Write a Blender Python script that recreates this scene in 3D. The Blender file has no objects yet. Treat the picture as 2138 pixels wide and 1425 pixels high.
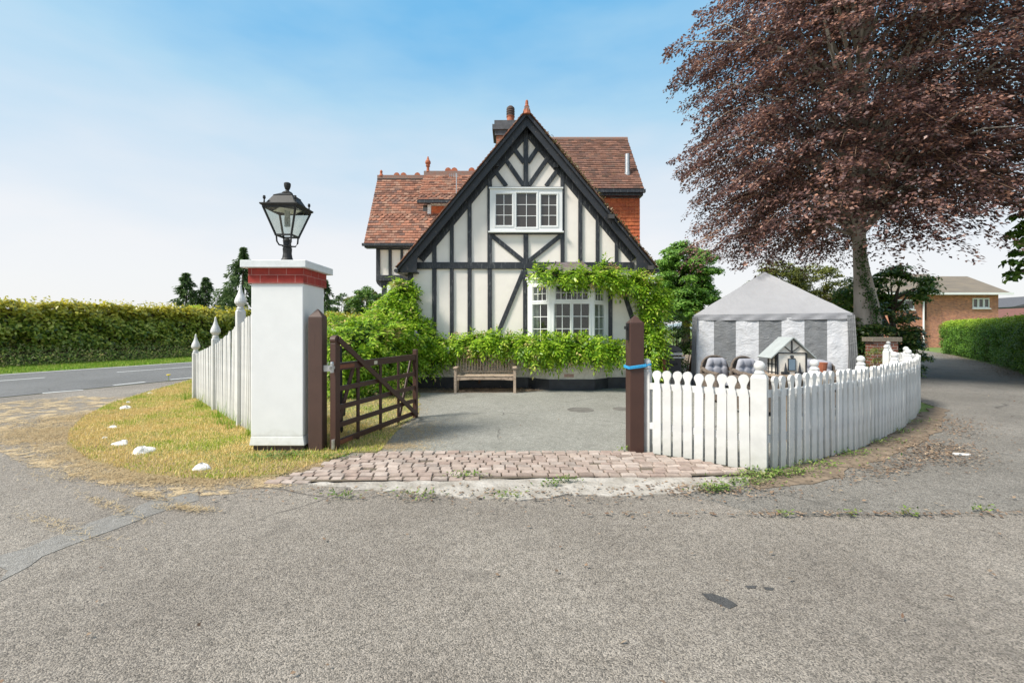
import bpy, math, random
import numpy as np
from mathutils import Vector, Matrix, noise

# ------------------------------------------------------------------ camera, sky, sun
SC = bpy.context.scene
COL = SC.collection
F, HZ, CX, CH = 950.2, 687.0, 1069.0, 1.6      # focal length and horizon in photo pixels, eye height
cam = bpy.data.cameras.new('camera'); cam.lens = 16; cam.sensor_width = 36
cam.shift_y = -25.5 / 2138; cam.clip_start = 0.05; cam.clip_end = 3000
camo = bpy.data.objects.new('camera', cam); COL.objects.link(camo)
camo.location = (0, 0, CH); camo.rotation_euler = (math.pi / 2, 0, 0)
SC.camera = camo
SC.render.resolution_x, SC.render.resolution_y = 1024, 682
SC.view_settings.view_transform = 'Standard'; SC.view_settings.look = 'None'
SC.view_settings.exposure = 0.95; SC.view_settings.gamma = 1
SUN_EL, SUN_AZ = math.radians(48), math.radians(243)      # azimuth from +Y clockwise: behind the camera on the left

W = bpy.data.worlds.new('World'); SC.world = W; W.use_nodes = True
nt = W.node_tree; nt.nodes.clear()
def wn(t, **k):
    n = nt.nodes.new(t)
    for a, b in k.items(): setattr(n, a, b)
    return n
out = wn('ShaderNodeOutputWorld'); bg = wn('ShaderNodeBackground'); bg.inputs[1].default_value = 0.1
sky = wn('ShaderNodeTexSky', sky_type='NISHITA', sun_disc=False, sun_elevation=SUN_EL, sun_rotation=SUN_AZ)
sky.air_density = 1.0; sky.dust_density = 1.5
tc = wn('ShaderNodeTexCoord'); sep = wn('ShaderNodeSeparateXYZ'); nt.links.new(tc.outputs['Generated'], sep.inputs[0])
nz = wn('ShaderNodeTexNoise'); nz.inputs['Scale'].default_value = 2.2; nz.inputs['Detail'].default_value = 5
mp = wn('ShaderNodeMapping'); mp.inputs['Scale'].default_value = (1, 1, 3.2)
nt.links.new(tc.outputs['Generated'], mp.inputs[0]); nt.links.new(mp.outputs[0], nz.inputs['Vector'])
# thin high haze: whitens the sky towards the horizon, in soft streaks
mr = wn('ShaderNodeMath', operation='MULTIPLY_ADD'); nt.links.new(nz.outputs['Fac'], mr.inputs[0])
mr.inputs[1].default_value = -0.30; mr.inputs[2].default_value = 0.15
ad = wn('ShaderNodeMath', operation='ADD'); nt.links.new(sep.outputs['Z'], ad.inputs[0]); nt.links.new(mr.outputs[0], ad.inputs[1])
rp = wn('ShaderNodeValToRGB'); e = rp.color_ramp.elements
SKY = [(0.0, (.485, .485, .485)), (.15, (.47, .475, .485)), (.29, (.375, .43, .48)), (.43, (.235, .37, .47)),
       (.57, (.085, .265, .45)), (.68, (.09, .24, .41)), (.80, (.36, .38, .40)), (1, (.46, .45, .43))]  # top stops: unseen overhead sky, whitened to neutralise blue light on the ground
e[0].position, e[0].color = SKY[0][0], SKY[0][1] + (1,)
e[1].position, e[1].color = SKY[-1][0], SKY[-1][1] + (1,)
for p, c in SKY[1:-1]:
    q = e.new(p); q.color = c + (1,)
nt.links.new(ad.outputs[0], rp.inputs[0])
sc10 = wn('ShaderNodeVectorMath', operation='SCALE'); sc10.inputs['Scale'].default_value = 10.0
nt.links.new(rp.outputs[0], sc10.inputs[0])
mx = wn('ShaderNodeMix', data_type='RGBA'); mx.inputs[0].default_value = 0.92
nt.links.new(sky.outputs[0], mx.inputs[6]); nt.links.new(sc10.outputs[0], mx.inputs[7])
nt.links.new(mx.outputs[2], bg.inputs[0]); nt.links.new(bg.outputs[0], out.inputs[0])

sun = bpy.data.lights.new('sun', 'SUN'); sun.energy = 3.0; sun.angle = math.radians(13); sun.color = (1, .95, .86)
suno = bpy.data.objects.new('sun', sun); COL.objects.link(suno)
sd = Vector((math.sin(SUN_AZ) * math.cos(SUN_EL), math.cos(SUN_AZ) * math.cos(SUN_EL), math.sin(SUN_EL)))
suno.rotation_euler = sd.to_track_quat('Z', 'Y').to_euler(); suno.location = (0, 0, 30)

# ------------------------------------------------------------------ helpers
rnd = random.Random(11); rng = np.random.default_rng(5)
def at(px, py, Y): return Vector(((px - CX) / F * Y, Y, CH - (py - HZ) / F * Y))
def gr(px, py, z=0.0):
    Y = (CH - z) * F / (py - HZ); return Vector(((px - CX) / F * Y, Y, z))
ORG = {}
def tag(o, label=None, cat=None, group=None, kind=None):
    if label: o['label'] = label
    if cat: o['category'] = cat
    if group: o['group'] = group
    if kind: o['kind'] = kind
    return o
def thing(name, loc, label, cat, group=None, rz=0.0):
    o = bpy.data.objects.new(name, None); o.empty_display_size = .2; COL.objects.link(o)
    o.location = loc; o.rotation_euler = (0, 0, rz); ORG[o.name] = Vector(loc)
    return tag(o, label, cat, group)
def link(name, me, parent=None):
    o = bpy.data.objects.new(name, me); COL.objects.link(o)
    if parent is not None:
        o.parent = parent; ORG[o.name] = ORG.get(parent.name, Vector((0, 0, 0)))
    return o
def copy_tree(o, parent=None):
    c = o.copy(); COL.objects.link(c)
    if parent is not None: c.parent = parent
    ORG[c.name] = ORG.get(o.name, Vector((0, 0, 0)))
    for ch in [x for x in bpy.data.objects if x.parent == o]: copy_tree(ch, c)
    return c
def V3(p): return Vector((p[0], p[1], p[2]))
class MB:
    def __init__(s): s.v = []; s.f = []; s.m = []; s.cm = 0
    def add(s, vs, fs):
        b = len(s.v); s.v += [tuple(v) for v in vs]; s.f += [tuple(i + b for i in f) for f in fs]; s.m += [s.cm] * len(fs); return s
    def hexa(s, p):   # 8 corners: 4 bottom ccw, 4 top ccw
        return s.add(p, [(3, 2, 1, 0), (4, 5, 6, 7), (0, 1, 5, 4), (1, 2, 6, 5), (2, 3, 7, 6), (3, 0, 4, 7)])
    def box(s, x0, x1, y0, y1, z0, z1):
        return s.hexa([(x0, y0, z0), (x1, y0, z0), (x1, y1, z0), (x0, y1, z0), (x0, y0, z1), (x1, y0, z1), (x1, y1, z1), (x0, y1, z1)])
    def obox(s, c, u, v, w, a, b, d):   # centred oriented box, full sizes a,b,d along u,v,w
        c, u, v, w = map(Vector, (c, u, v, w)); u = u.normalized() * a / 2; v = v.normalized() * b / 2; w = w.normalized() * d / 2
        return s.hexa([c - u - v - w, c + u - v - w, c + u + v - w, c - u + v - w, c - u - v + w, c + u - v + w, c + u + v + w, c - u + v + w])
    def bar(s, p, q, wd, th, up=(0, 0, 1)):
        p, q = Vector(p), Vector(q); u = (q - p); L = u.length; u.normalize(); up = Vector(up)
        v = up.cross(u)
        if v.length < 1e-4: v = Vector((1, 0, 0))
        v.normalize(); w = u.cross(v)
        return s.obox((p + q) / 2, u, v, w, L, wd, th)
    def prism(s, pts, off):     # planar polygon extruded by vector off
        n = len(pts); off = Vector(off); a = [Vector(p) for p in pts]; b = [p + off for p in a]
        nn = Vector((0, 0, 0))
        for i in range(n): nn += a[i].cross(a[(i + 1) % n])
        if nn.dot(off) > 0: a, b = b, a
        # a side now faces away from off
        return s.add(a + b, [tuple(range(n)) if nn.dot(off) <= 0 else tuple(range(n)), tuple(range(2 * n - 1, n - 1, -1))] +
                     [(i, i + n, (i + 1) % n + n, (i + 1) % n) for i in range(n)])
    def lathe(s, prof, c, n=16, ax=None):
        c = Vector(c); vs = []; fs = []
        for r, z in prof:
            for k in range(n):
                t = 2 * math.pi * k / n; vs.append(c + Vector((r * math.cos(t), r * math.sin(t), z)))
        for j in range(len(prof) - 1):
            for k in range(n):
                a = j * n + k; b = j * n + (k + 1) % n; fs.append((a, b, b + n, a + n))
        fs.append(tuple(range(n - 1, -1, -1))); fs.append(tuple((len(prof) - 1) * n + k for k in range(n)))
        return s.add(vs, fs)
    def tube(s, pts, rad, n=8):
        pts = [Vector(p) for p in pts]
        if not hasattr(rad, '__len__'): rad = [rad] * len(pts)
        vs = []; fs = []; ref = Vector((.3, .5, .81))
        for i, p in enumerate(pts):
            d = (pts[min(i + 1, len(pts) - 1)] - pts[max(i - 1, 0)]).normalized()
            a = d.cross(ref)
            if a.length < .05: a = d.cross(Vector((1, 0, 0)))
            a.normalize(); b = d.cross(a)
            for k in range(n):
                t = 2 * math.pi * k / n; vs.append(p + (a * math.cos(t) + b * math.sin(t)) * rad[i])
        for j in range(len(pts) - 1):
            for k in range(n):
                x = j * n + k; y = j * n + (k + 1) % n; fs.append((x, y, y + n, x + n))
        fs.append(tuple(range(n - 1, -1, -1))); fs.append(tuple((len(pts) - 1) * n + k for k in range(n)))
        return s.add(vs, fs)
    def mesh(s, name, mat, off=Vector((0, 0, 0)), smooth=False):
        me = bpy.data.meshes.new(name)
        me.from_pydata([(x - off.x, y - off.y, z - off.z) for x, y, z in s.v], [], s.f)
        mats = mat if isinstance(mat, (list, tuple)) else [mat]
        for m in mats: me.materials.append(m)
        me.polygons.foreach_set('material_index', s.m)
        if smooth: me.polygons.foreach_set('use_smooth', [True] * len(me.polygons))
        me.update()
        import bmesh
        bm = bmesh.new(); bm.from_mesh(me); bmesh.ops.recalc_face_normals(bm, faces=bm.faces); bm.to_mesh(me); bm.free()
        return me
    def build(s, name, mat, parent=None, local=False, bevel=0, smooth=False, sub=0):
        off = Vector((0, 0, 0)) if (local or parent is None) else ORG.get(parent.name, Vector((0, 0, 0)))
        o = link(name, s.mesh(name, mat, off, smooth), parent)
        if bevel:
            b = o.modifiers.new('bevel', 'BEVEL'); b.width = bevel; b.segments = 2; b.limit_method = 'ANGLE'; b.angle_limit = math.radians(40)
        return o
def npmesh(name, V, k, mat, parent=None, kind=None):
    V = np.asarray(V, dtype=np.float32).reshape(-1, 3)
    if parent is not None: V = V - np.array(ORG.get(parent.name, (0, 0, 0)), dtype=np.float32)
    n = len(V) // k; me = bpy.data.meshes.new(name)
    me.vertices.add(len(V)); me.vertices.foreach_set('co', V.ravel())
    me.loops.add(len(V)); me.loops.foreach_set('vertex_index', np.arange(len(V), dtype=np.int32))
    me.polygons.add(n); me.polygons.foreach_set('loop_start', np.arange(0, n * k, k, dtype=np.int32))
    me.update(calc_edges=True); me.materials.append(mat)
    return link(name, me, parent)
def nrm(a): return a / (np.linalg.norm(a, axis=-1, keepdims=True) + 1e-9)
def leafq(P, D, N, L, Wd, fold=.12):
    D = nrm(D); S = nrm(np.cross(D, N)); N2 = nrm(np.cross(S, D))
    L = np.broadcast_to(np.asarray(L, float).reshape(-1, 1), (len(P), 1)); Wd = np.broadcast_to(np.asarray(Wd, float).reshape(-1, 1), (len(P), 1))
    mid = P + D * L * .45 + N2 * fold * Wd
    return np.stack([P, mid + S * Wd / 2, P + D * L, mid - S * Wd / 2], 1)
def rv(n): return nrm(rng.normal(size=(n, 3)))

# ------------------------------------------------------------------ materials
def newmat(name):
    m = bpy.data.materials.new(name); m.use_nodes = True; t = m.node_tree; t.nodes.clear()
    o = t.nodes.new('ShaderNodeOutputMaterial'); b = t.nodes.new('ShaderNodeBsdfPrincipled'); t.links.new(b.outputs[0], o.inputs[0])
    return m, t, b, o
class NT:
    def __init__(s, t): s.t = t
    def n(s, ty, ins=None, **k):
        x = s.t.nodes.new(ty)
        for a, b in k.items(): setattr(x, a, b)
        for a, b in (ins or {}).items():
            if isinstance(b, bpy.types.NodeSocket): s.t.links.new(b, x.inputs[a])
            else: x.inputs[a].default_value = b
        return x
    def coord(s, scale=(1, 1, 1), which='Object'):
        c = s.n('ShaderNodeTexCoord'); m = s.n('ShaderNodeMapping', {0: c.outputs[which], 'Scale': scale}); return m.outputs[0]
    def noise(s, v, scale, det=4, rough=.6, dist=0):
        return s.n('ShaderNodeTexNoise', {'Vector': v, 'Scale': scale, 'Detail': det, 'Roughness': rough, 'Distortion': dist}).outputs['Fac']
    def ramp(s, fac, stops):
        r = s.n('ShaderNodeValToRGB', {0: fac}); e = r.color_ramp.elements
        while len(e) < len(stops): e.new(.5)
        for i, (p, c) in enumerate(stops):
            e[i].position = p; e[i].color = (c if hasattr(c, '__len__') else (c, c, c)) + (() if hasattr(c, '__len__') and len(c) == 4 else (1,))
        return r.outputs[0]
    def mix(s, f, a, b, mode='MIX'):
        def c(x): return x if isinstance(x, bpy.types.NodeSocket) else (tuple(x) + (1,))
        return s.n('ShaderNodeMix', {0: f, 6: c(a), 7: c(b)}, data_type='RGBA', blend_type=mode).outputs[2]
    def math(s, op, a, b=0.0):
        return s.n('ShaderNodeMath', {0: a, 1: b}, operation=op).outputs[0]
    def bump(s, h, strength=.3, dist=.01):
        return s.n('ShaderNodeBump', {'Height': h, 'Strength': strength, 'Distance': dist}).outputs[0]
def m_simple(name, c, rough=.6, var=.15, scale=6, bump=.1, metal=0, bs=40, bd=.004, c2=None, stretch=(1, 1, 1)):
    m, t, b, o = newmat(name); N = NT(t); v = N.coord(stretch)
    f = N.noise(v, scale, 6); lo = tuple(x * (1 - var) for x in c) if c2 is None else c2; hi = tuple(min(1, x * (1 + var)) for x in c) if c2 is None else c
    col = N.ramp(f, [(.3, lo), (.7, hi)]); t.links.new(col, b.inputs['Base Color'])
    b.inputs['Roughness'].default_value = rough; b.inputs['Metallic'].default_value = metal
    if bump: t.links.new(N.bump(N.noise(v, bs, 5), bump, bd), b.inputs['Normal'])
    return m
def m_asphalt(name, c1, c2, stone=95, contrast=.5, warm=(1, .98, .94), bumpd=.006, blotch=.7, crack=.8):
    m, t, b, o = newmat(name); N = NT(t); v = N.coord()
    big = N.ramp(N.noise(v, blotch, 7, .62), [(.32, c1), (.68, c2)])
    vor = N.n('ShaderNodeTexVoronoi', {'Vector': v, 'Scale': stone})
    g = N.n('ShaderNodeSeparateColor', {0: vor.outputs['Color']}).outputs[0]
    sp = N.ramp(g, [(0, tuple(1 - contrast for _ in range(3))), (.5, (1, 1, 1)), (1, tuple(1 + contrast * x for x in warm))])
    col = N.mix(1.0, big, sp, 'MULTIPLY')
    mid = N.ramp(N.noise(v, 14, 6, .7), [(.3, (.8, .79, .77)), (.7, (1.14, 1.14, 1.14))]); col = N.mix(1.0, col, mid, 'MULTIPLY')
    dv = N.n('ShaderNodeMix', {0: .18, 4: v, 5: N.n('ShaderNodeTexNoise', {'Vector': v, 'Scale': 1.6, 'Detail': 6.0}).outputs['Color']}, data_type='VECTOR').outputs[1]
    cr = N.n('ShaderNodeTexVoronoi', {'Vector': dv, 'Scale': .42}, feature='DISTANCE_TO_EDGE').outputs['Distance']
    ck = N.math('MULTIPLY', N.ramp(cr, [(.0, 1.0), (.006, 0.0)]), N.ramp(N.noise(v, .55, 3), [(.5, 0.0), (.6, crack)])); col = N.mix(ck, col, (.05, .045, .04))
    st = N.ramp(N.noise(v, 2.3, 3, .5), [(.62, 0.0), (.70, .35)]); col = N.mix(st, col, tuple(x * .62 for x in c1))
    t.links.new(col, b.inputs['Base Color']); b.inputs['Roughness'].default_value = .85
    h = N.math('ADD', N.math('MULTIPLY', vor.outputs['Distance'], -1.0), N.math('MULTIPLY', N.noise(v, 40, 4), .6))
    t.links.new(N.bump(h, .8, bumpd), b.inputs['Normal']); return m
def m_leaf(name, cols, trans=.3, rough=.45, spec=.4, zc=None, patch=None, pscale=1.5):
    m, t, b, o = newmat(name); N = NT(t)
    gnode = N.n('ShaderNodeNewGeometry'); r = gnode.outputs['Random Per Island']
    v = N.coord(); f = N.math('ADD', N.math('MULTIPLY', r, .6), N.math('MULTIPLY', N.noise(v, pscale, 4), .4))
    k = len(cols); col = N.ramp(f, [(.2 + .6 * i / (k - 1), c) for i, c in enumerate(cols)])
    if patch:
        pf = N.ramp(N.noise(v, patch[1], 3), [(patch[2], 0.0), (patch[2] + .08, 1.0)])
        col = N.mix(N.math('MULTIPLY', pf, N.ramp(r, [(.3, 0.0), (.5, 1.0)])), col, patch[0])
    if zc:   # new growth of another colour above a height
        z = N.n('ShaderNodeSeparateXYZ', {0: N.coord()}).outputs[2]
        zf = N.n('ShaderNodeMapRange', {0: N.math('ADD', z, N.math('MULTIPLY', N.noise(v, 1.2, 3), .8)), 1: zc[1], 2: zc[2]}).outputs[0]
        col = N.mix(N.math('MULTIPLY', zf, N.ramp(r, [(.15, .35), (.8, 1.0)])), col, zc[0])
    t.links.new(col, b.inputs['Base Color']); b.inputs['Roughness'].default_value = rough; b.inputs['Specular IOR Level'].default_value = spec
    tr = N.n('ShaderNodeBsdfTranslucent', {0: col}); ms = N.n('ShaderNodeMixShader', {0: trans, 1: b.outputs[0], 2: tr.outputs[0]})
    t.links.new(ms.outputs[0], o.inputs[0]); return m
def m_island(name, cols, rough=.8, moss=None, bump=.3, spec=.3):
    m, t, b, o = newmat(name); N = NT(t)
    r = N.n('ShaderNodeNewGeometry').outputs['Random Per Island']; v = N.coord(); k = len(cols)
    col = N.ramp(r, [(i / (k - 1), c) for i, c in enumerate(cols)])
    col = N.mix(1.0, col, N.ramp(N.noise(v, 9, 6, .7), [(.3, (.72, .7, .7)), (.7, (1.2, 1.2, 1.2))]), 'MULTIPLY')
    if moss: col = N.mix(N.ramp(N.noise(v, moss[1], 6, .7), [(moss[2], 0.0), (moss[2] + .1, .8)]), col, moss[0])
    t.links.new(col, b.inputs['Base Color']); b.inputs['Roughness'].default_value = rough; b.inputs['Specular IOR Level'].default_value = spec
    t.links.new(N.bump(N.noise(v, 60, 5), bump, .005), b.inputs['Normal']); return m
def m_brick(name, c1, c2, mortar, bw=.225, rh=.075, ms=.008, soft=1.0):
    m, t, b, o = newmat(name); N = NT(t); v = N.coord(); s = N.n('ShaderNodeSeparateXYZ', {0: v})
    uv = N.n('ShaderNodeCombineXYZ', {0: N.math('ADD', s.outputs[0], s.outputs[1]), 1: s.outputs[2]})
    br = N.n('ShaderNodeTexBrick', {'Vector': uv.outputs[0], 'Color1': c1 + (1,), 'Color2': c2 + (1,), 'Mortar': mortar + (1,), 'Scale': 1, 'Mortar Size': ms, 'Brick Width': bw, 'Row Height': rh, 'Bias': -.1})
    col = N.mix(1.0, br.outputs[0], N.ramp(N.noise(v, 5, 6, .7), [(.3, (.7, .7, .7)), (.7, (1.25, 1.25, 1.25))]), 'MULTIPLY')
    t.links.new(col, b.inputs['Base Color']); b.inputs['Roughness'].default_value = .85
    t.links.new(N.bump(N.math('ADD', N.math('MULTIPLY', br.outputs[1], -1.0), N.math('MULTIPLY', N.noise(v, 60, 4), .4)), .5, .006), b.inputs['Normal']); return m
def m_paintwood(name, c, worn, amt=.62, stretch=(12, 12, 1.2), rough=.45, dirt=None, blot=.86):
    m, t, b, o = newmat(name); N = NT(t); v = N.coord(stretch); w = N.coord()
    f = N.noise(v, 3.5, 8, .72, .4); col = N.mix(N.ramp(f, [(amt, 0.0), (amt + .12, 1.0)]), c, worn)
    col = N.mix(1.0, col, N.ramp(N.noise(w, 4, 5), [(.3, (blot, blot, blot)), (.7, (1.1 if blot < .9 else 1.02,) * 3)]), 'MULTIPLY')
    if dirt:
        z = N.n('ShaderNodeSeparateXYZ', {0: w}).outputs[2]
        zf = N.n('ShaderNodeMapRange', {0: N.math('ADD', z, N.math('MULTIPLY', N.noise(w, 12, 5), -.35)), 1: .12, 2: -.25}).outputs[0]
        col = N.mix(N.math('MULTIPLY', zf, .7), col, dirt)
    oi = N.n('ShaderNodeObjectInfo').outputs['Random']; col = N.mix(1.0, col, N.ramp(oi, [(0, (.90, .895, .88)), (1, (1.0, 1.0, 1.0))]), 'MULTIPLY')
    t.links.new(col, b.inputs['Base Color']); b.inputs['Roughness'].default_value = rough
    t.links.new(N.bump(N.noise(v, 6, 8, .7), .25, .004), b.inputs['Normal']); return m
def m_glass(name, tint=(.02, .025, .03), rough=.03, trans=0.0):
    m, t, b, o = newmat(name); N = NT(t); v = N.coord()
    b.inputs['Base Color'].default_value = tint + (1,); b.inputs['Roughness'].default_value = rough
    b.inputs['Specular IOR Level'].default_value = .8
    t.links.new(N.bump(N.noise(v, 1.5, 2), .12, .05), b.inputs['Normal'])
    if trans:
        tr = N.n('ShaderNodeBsdfTransparent', {0: (.9, .92, .9, 1)})
        gl = N.n('ShaderNodeBsdfGlossy', {'Roughness': .03}); t.links.new(N.bump(N.noise(v, .8, 1), .05, .03), gl.inputs['Normal'])
        ms = N.n('ShaderNodeMixShader', {0: 1 - trans, 1: tr.outputs[0], 2: gl.outputs[0]}); t.links.new(ms.outputs[0], o.inputs[0])
    return m
M = {}
M['forecourt'] = m_asphalt('forecourt asphalt', (.185, .163, .140), (.28, .252, .220), 150, .62, bumpd=.006, blotch=.55)
M['courtyard'] = m_asphalt('courtyard tarmac', (.235, .232, .205), (.30, .295, .266), 120, .42)
M['drive'] = m_asphalt('driveway tarmac', (.155, .143, .126), (.24, .223, .20), 120, .5, blotch=.45)
M['road'] = m_asphalt('road asphalt', (.125, .125, .125), (.175, .175, .175), 100, .35, blotch=.3)
M['patch'] = m_asphalt('repair tar', (.055, .055, .056), (.08, .08, .08), 140, .3)
M['cover'] = m_simple('worn iron cover', (.15, .14, .125), .7, .3, 12, .5)
M['line'] = m_simple('road paint', (.7, .7, .68), .6, .15, 20)
M['field'] = m_simple('field grass', (.13, .19, .04), .9, .3, .8)
M['turf'] = m_simple('turf soil', (.26, .21, .10), .95, .3, 3, .4, c2=(.17, .19, .06))
M['dirt'] = m_simple('leaf soil', (.20, .15, .105), .95, .4, 8, .6)
M['concrete'] = m_simple('old concrete', (.52, .485, .44), .85, .2, 4, .9, bs=18, bd=.03, c2=(.27, .24, .20))
M['sett'] = m_island('clay setts', [(.28, .22, .185), (.41, .335, .285), (.34, .26, .22), (.47, .395, .345), (.32, .27, .235)], .85, bump=.6)
M['joint'] = m_simple('joint grit', (.13, .105, .075), .95, .4, 20, .5)
M['cream'] = m_simple('cream render', (.87, .80, .73), .85, .05, 2.5, .25, bs=60, bd=.003)
M['rough'] = m_simple('roughcast', (.84, .79, .71), .9, .16, 9, 1.0, bs=38, bd=.03)
M['timber'] = m_paintwood('black timber', (.022, .025, .032), (.15, .15, .15), .54, (9, 9, 1.5), .5)
M['barge'] = m_paintwood('weathered black board', (.024, .026, .033), (.20, .15, .125), .59, (5, 5, 3), .5)
M['plinth'] = m_simple('black plinth paint', (.018, .019, .023), .5, .4, 4, .5, bs=25, bd=.01, c2=(.045, .047, .055))
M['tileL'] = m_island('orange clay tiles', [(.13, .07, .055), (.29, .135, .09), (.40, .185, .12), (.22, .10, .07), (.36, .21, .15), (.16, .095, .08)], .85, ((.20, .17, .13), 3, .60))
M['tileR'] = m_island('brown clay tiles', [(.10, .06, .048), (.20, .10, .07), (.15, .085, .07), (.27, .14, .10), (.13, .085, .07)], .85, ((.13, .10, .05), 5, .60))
M['hung'] = m_island('hung orange tiles', [(.50, .125, .05), (.60, .17, .065), (.44, .11, .05), (.56, .15, .06)], .75)
M['terra'] = m_simple('terracotta', (.38, .12, .06), .8, .25, 9, .4)
M['ridge'] = m_simple('grey ridge tile', (.22, .19, .17), .9, .25, 9, .5, c2=(.30, .14, .10))
M['stackbrick'] = m_brick('stack brick', (.42, .14, .06), (.34, .10, .05), (.3, .27, .23))
M['slab'] = m_simple('weathered slab', (.10, .10, .11), .85, .3, 8, .5)
M['upvc'] = m_simple('white window frame', (.78, .78, .77), .3, .03, 2, 0)
M['glass'] = m_glass('dark window glass', (.045, .038, .032))
M['clear'] = m_glass('clear glass', trans=.95)
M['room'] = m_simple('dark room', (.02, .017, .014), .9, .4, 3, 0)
M['curtain'] = m_simple('grey curtain', (.42, .44, .42), .9, .2, 12, .4)
M['blind'] = m_simple('slatted blind', (.30, .27, .24), .8, .1, 3, 0)
M['lead'] = m_simple('bay roof lead', (.19, .165, .175), .7, .3, 9, .4, c2=(.12, .085, .075))
M['whitewood'] = m_paintwood('white picket paint', (.68, .675, .665), (.50, .475, .42), .68, (10, 10, 1), .45, dirt=(.42, .42, .36))
M['whitewall'] = m_paintwood('white masonry paint', (.80, .80, .79), (.72, .71, .68), .72, (3, 3, 1.2), .6, dirt=(.40, .38, .30), blot=.955)
M['capstone'] = m_simple('cap stone paint', (.72, .74, .74), .7, .08, 12, .3)
M['redbrick'] = m_brick('red painted brick', (.33, .035, .025), (.37, .05, .035), (.46, .20, .17), .225, .1, .004)
M['footbrick'] = m_brick('foot brick', (.07, .05, .045), (.10, .07, .06), (.25, .22, .2), .3, .1, .01)
M['brown'] = m_paintwood('brown stained wood', (.065, .029, .021), (.22, .16, .13), .66, (10, 10, 1), .5)
M['postbrown'] = m_paintwood('weathered brown post', (.085, .045, .034), (.035, .02, .018), .60, (9, 9, .8), .6)
M['steel'] = m_simple('galvanised steel', (.5, .5, .5), .4, .2, 20, .1, metal=.8)
M['iron'] = m_simple('black cast iron', (.016, .016, .016), .6, .3, 15, .25, metal=.1)
M['diffglass'] = m_glass('lantern glass', trans=.93)
M['lampin'] = m_simple('lantern inner white', (.72, .68, .58), .6, .05)
M['teak'] = m_paintwood('weathered teak', (.46, .35, .26), (.17, .12, .085), .52, (3, 12, 6), .8)
M['tentroof'] = m_simple('tent roof sheet', (.33, .33, .345), .45, .05, 3, .5, bs=7, bd=.03)
def m_sheet(name, c):
    m, t, b, o = newmat(name); N = NT(t); v = N.coord((1.6, 1.6, .7)); r = N.n('ShaderNodeMapping', {0: v, 'Rotation': (0, math.radians(38), 0), 'Scale': (1, 1, 4)}).outputs[0]
    b.inputs['Base Color'].default_value = c + (1,); b.inputs['Roughness'].default_value = .42
    h = N.math('ADD', N.noise(r, 3.2, 7, .65, 1.2), N.math('MULTIPLY', N.noise(N.coord(), 9, 5, .6, 2), .35)); t.links.new(N.bump(h, .55, .06), b.inputs['Normal'])
    tr = N.n('ShaderNodeBsdfTranslucent', {0: c + (1,)}); ms = N.n('ShaderNodeMixShader', {0: .2, 1: b.outputs[0], 2: tr.outputs[0]}); t.links.new(ms.outputs[0], o.inputs[0]); return m
M['tentwhite'] = m_sheet('tent white sheet', (.68, .68, .71)); M['tentgrey'] = m_sheet('tent grey sheet', (.215, .22, .23))
M['rattan'] = m_simple('rattan', (.27, .21, .165), .7, .5, 60, .8, bs=70, bd=.02, stretch=(.4, .4, 2), c2=(.05, .037, .03))
M['cushion'] = m_simple('grey cushion', (.33, .33, .365), .9, .08, 4, .3)
M['bark'] = m_simple('grey beech bark', (.60, .54, .48), .85, .3, 3, .6, bs=10, bd=.04, stretch=(1, 1, .4), c2=(.33, .29, .25))
M['bark2'] = m_simple('dark bark', (.10, .075, .055), .9, .4, 6, .6)
M['twigpale'] = m_simple('pale twig', (.42, .27, .18), .8, .3, 6, .2)
M['twig'] = m_simple('twig', (.16, .10, .07), .9, .3, 6, .2)
M['beech'] = m_leaf('copper beech leaf', [(.045, .032, .035), (.125, .068, .067), (.23, .128, .115), (.48, .25, .17)], .32, .45, .6, pscale=.6)
M['wist'] = m_leaf('wisteria leaf', [(.09, .20, .015), (.22, .42, .025), (.42, .62, .04), (.60, .74, .09)], .45, .4, .5, patch=((.80, .52, .30), 1.7, .57))
M['wdark'] = m_leaf('shade dark wisteria leaf', [(.02, .055, .01), (.05, .12, .015), (.10, .20, .025)], .2)  # darker green paints the shade of gaps inside the foliage
M['hedgeL'] = m_leaf('beech hedge leaf', [(.05, .10, .018), (.20, .30, .04), (.46, .54, .08), (.72, .72, .17)], .48, .33, .7, zc=((.66, .56, .06), 2.3, 3.1))
M['hedgeR'] = m_leaf('privet hedge leaf', [(.06, .15, .02), (.14, .29, .03), (.24, .42, .05)], .35, .5, .35, zc=((.48, .62, .05), 2.0, 2.5), patch=((.26, .19, .12), .55, .68))
M['weed'] = m_leaf('weed leaf', [(.09, .16, .035), (.22, .34, .07), (.38, .45, .12), (.50, .40, .22)], .4)
M['syc'] = m_leaf('sycamore leaf', [(.08, .18, .035), (.18, .36, .06), (.34, .52, .10)], .45, pscale=.6)
M['gweed'] = m_leaf('ground weed leaf', [(.05, .11, .02), (.12, .22, .03), (.22, .33, .06), (.34, .33, .14)], .25)
M['green'] = m_leaf('mid green leaf', [(.04, .10, .02), (.11, .22, .03), (.22, .35, .06)], .3, pscale=.6)
M['dkgreen'] = m_leaf('laurel leaf', [(.02, .06, .014), (.05, .12, .025), (.11, .20, .04), (.30, .32, .08)], .3, .3, .7)
M['olive'] = m_leaf('olive leaf', [(.08, .11, .025), (.19, .22, .045), (.34, .34, .08)], .3, pscale=.6)
M['yellow'] = m_leaf('golden leaf', [(.20, .26, .02), (.40, .42, .03), (.5, .45, .05)], .3)
M['conif'] = m_leaf('conifer frond', [(.045, .085, .03), (.09, .155, .05), (.17, .24, .08)], .35, .6, .3)
M['ivy'] = m_leaf('ivy leaf', [(.02, .055, .012), (.05, .12, .02), (.10, .18, .04)], .15, .3, .6)
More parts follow.
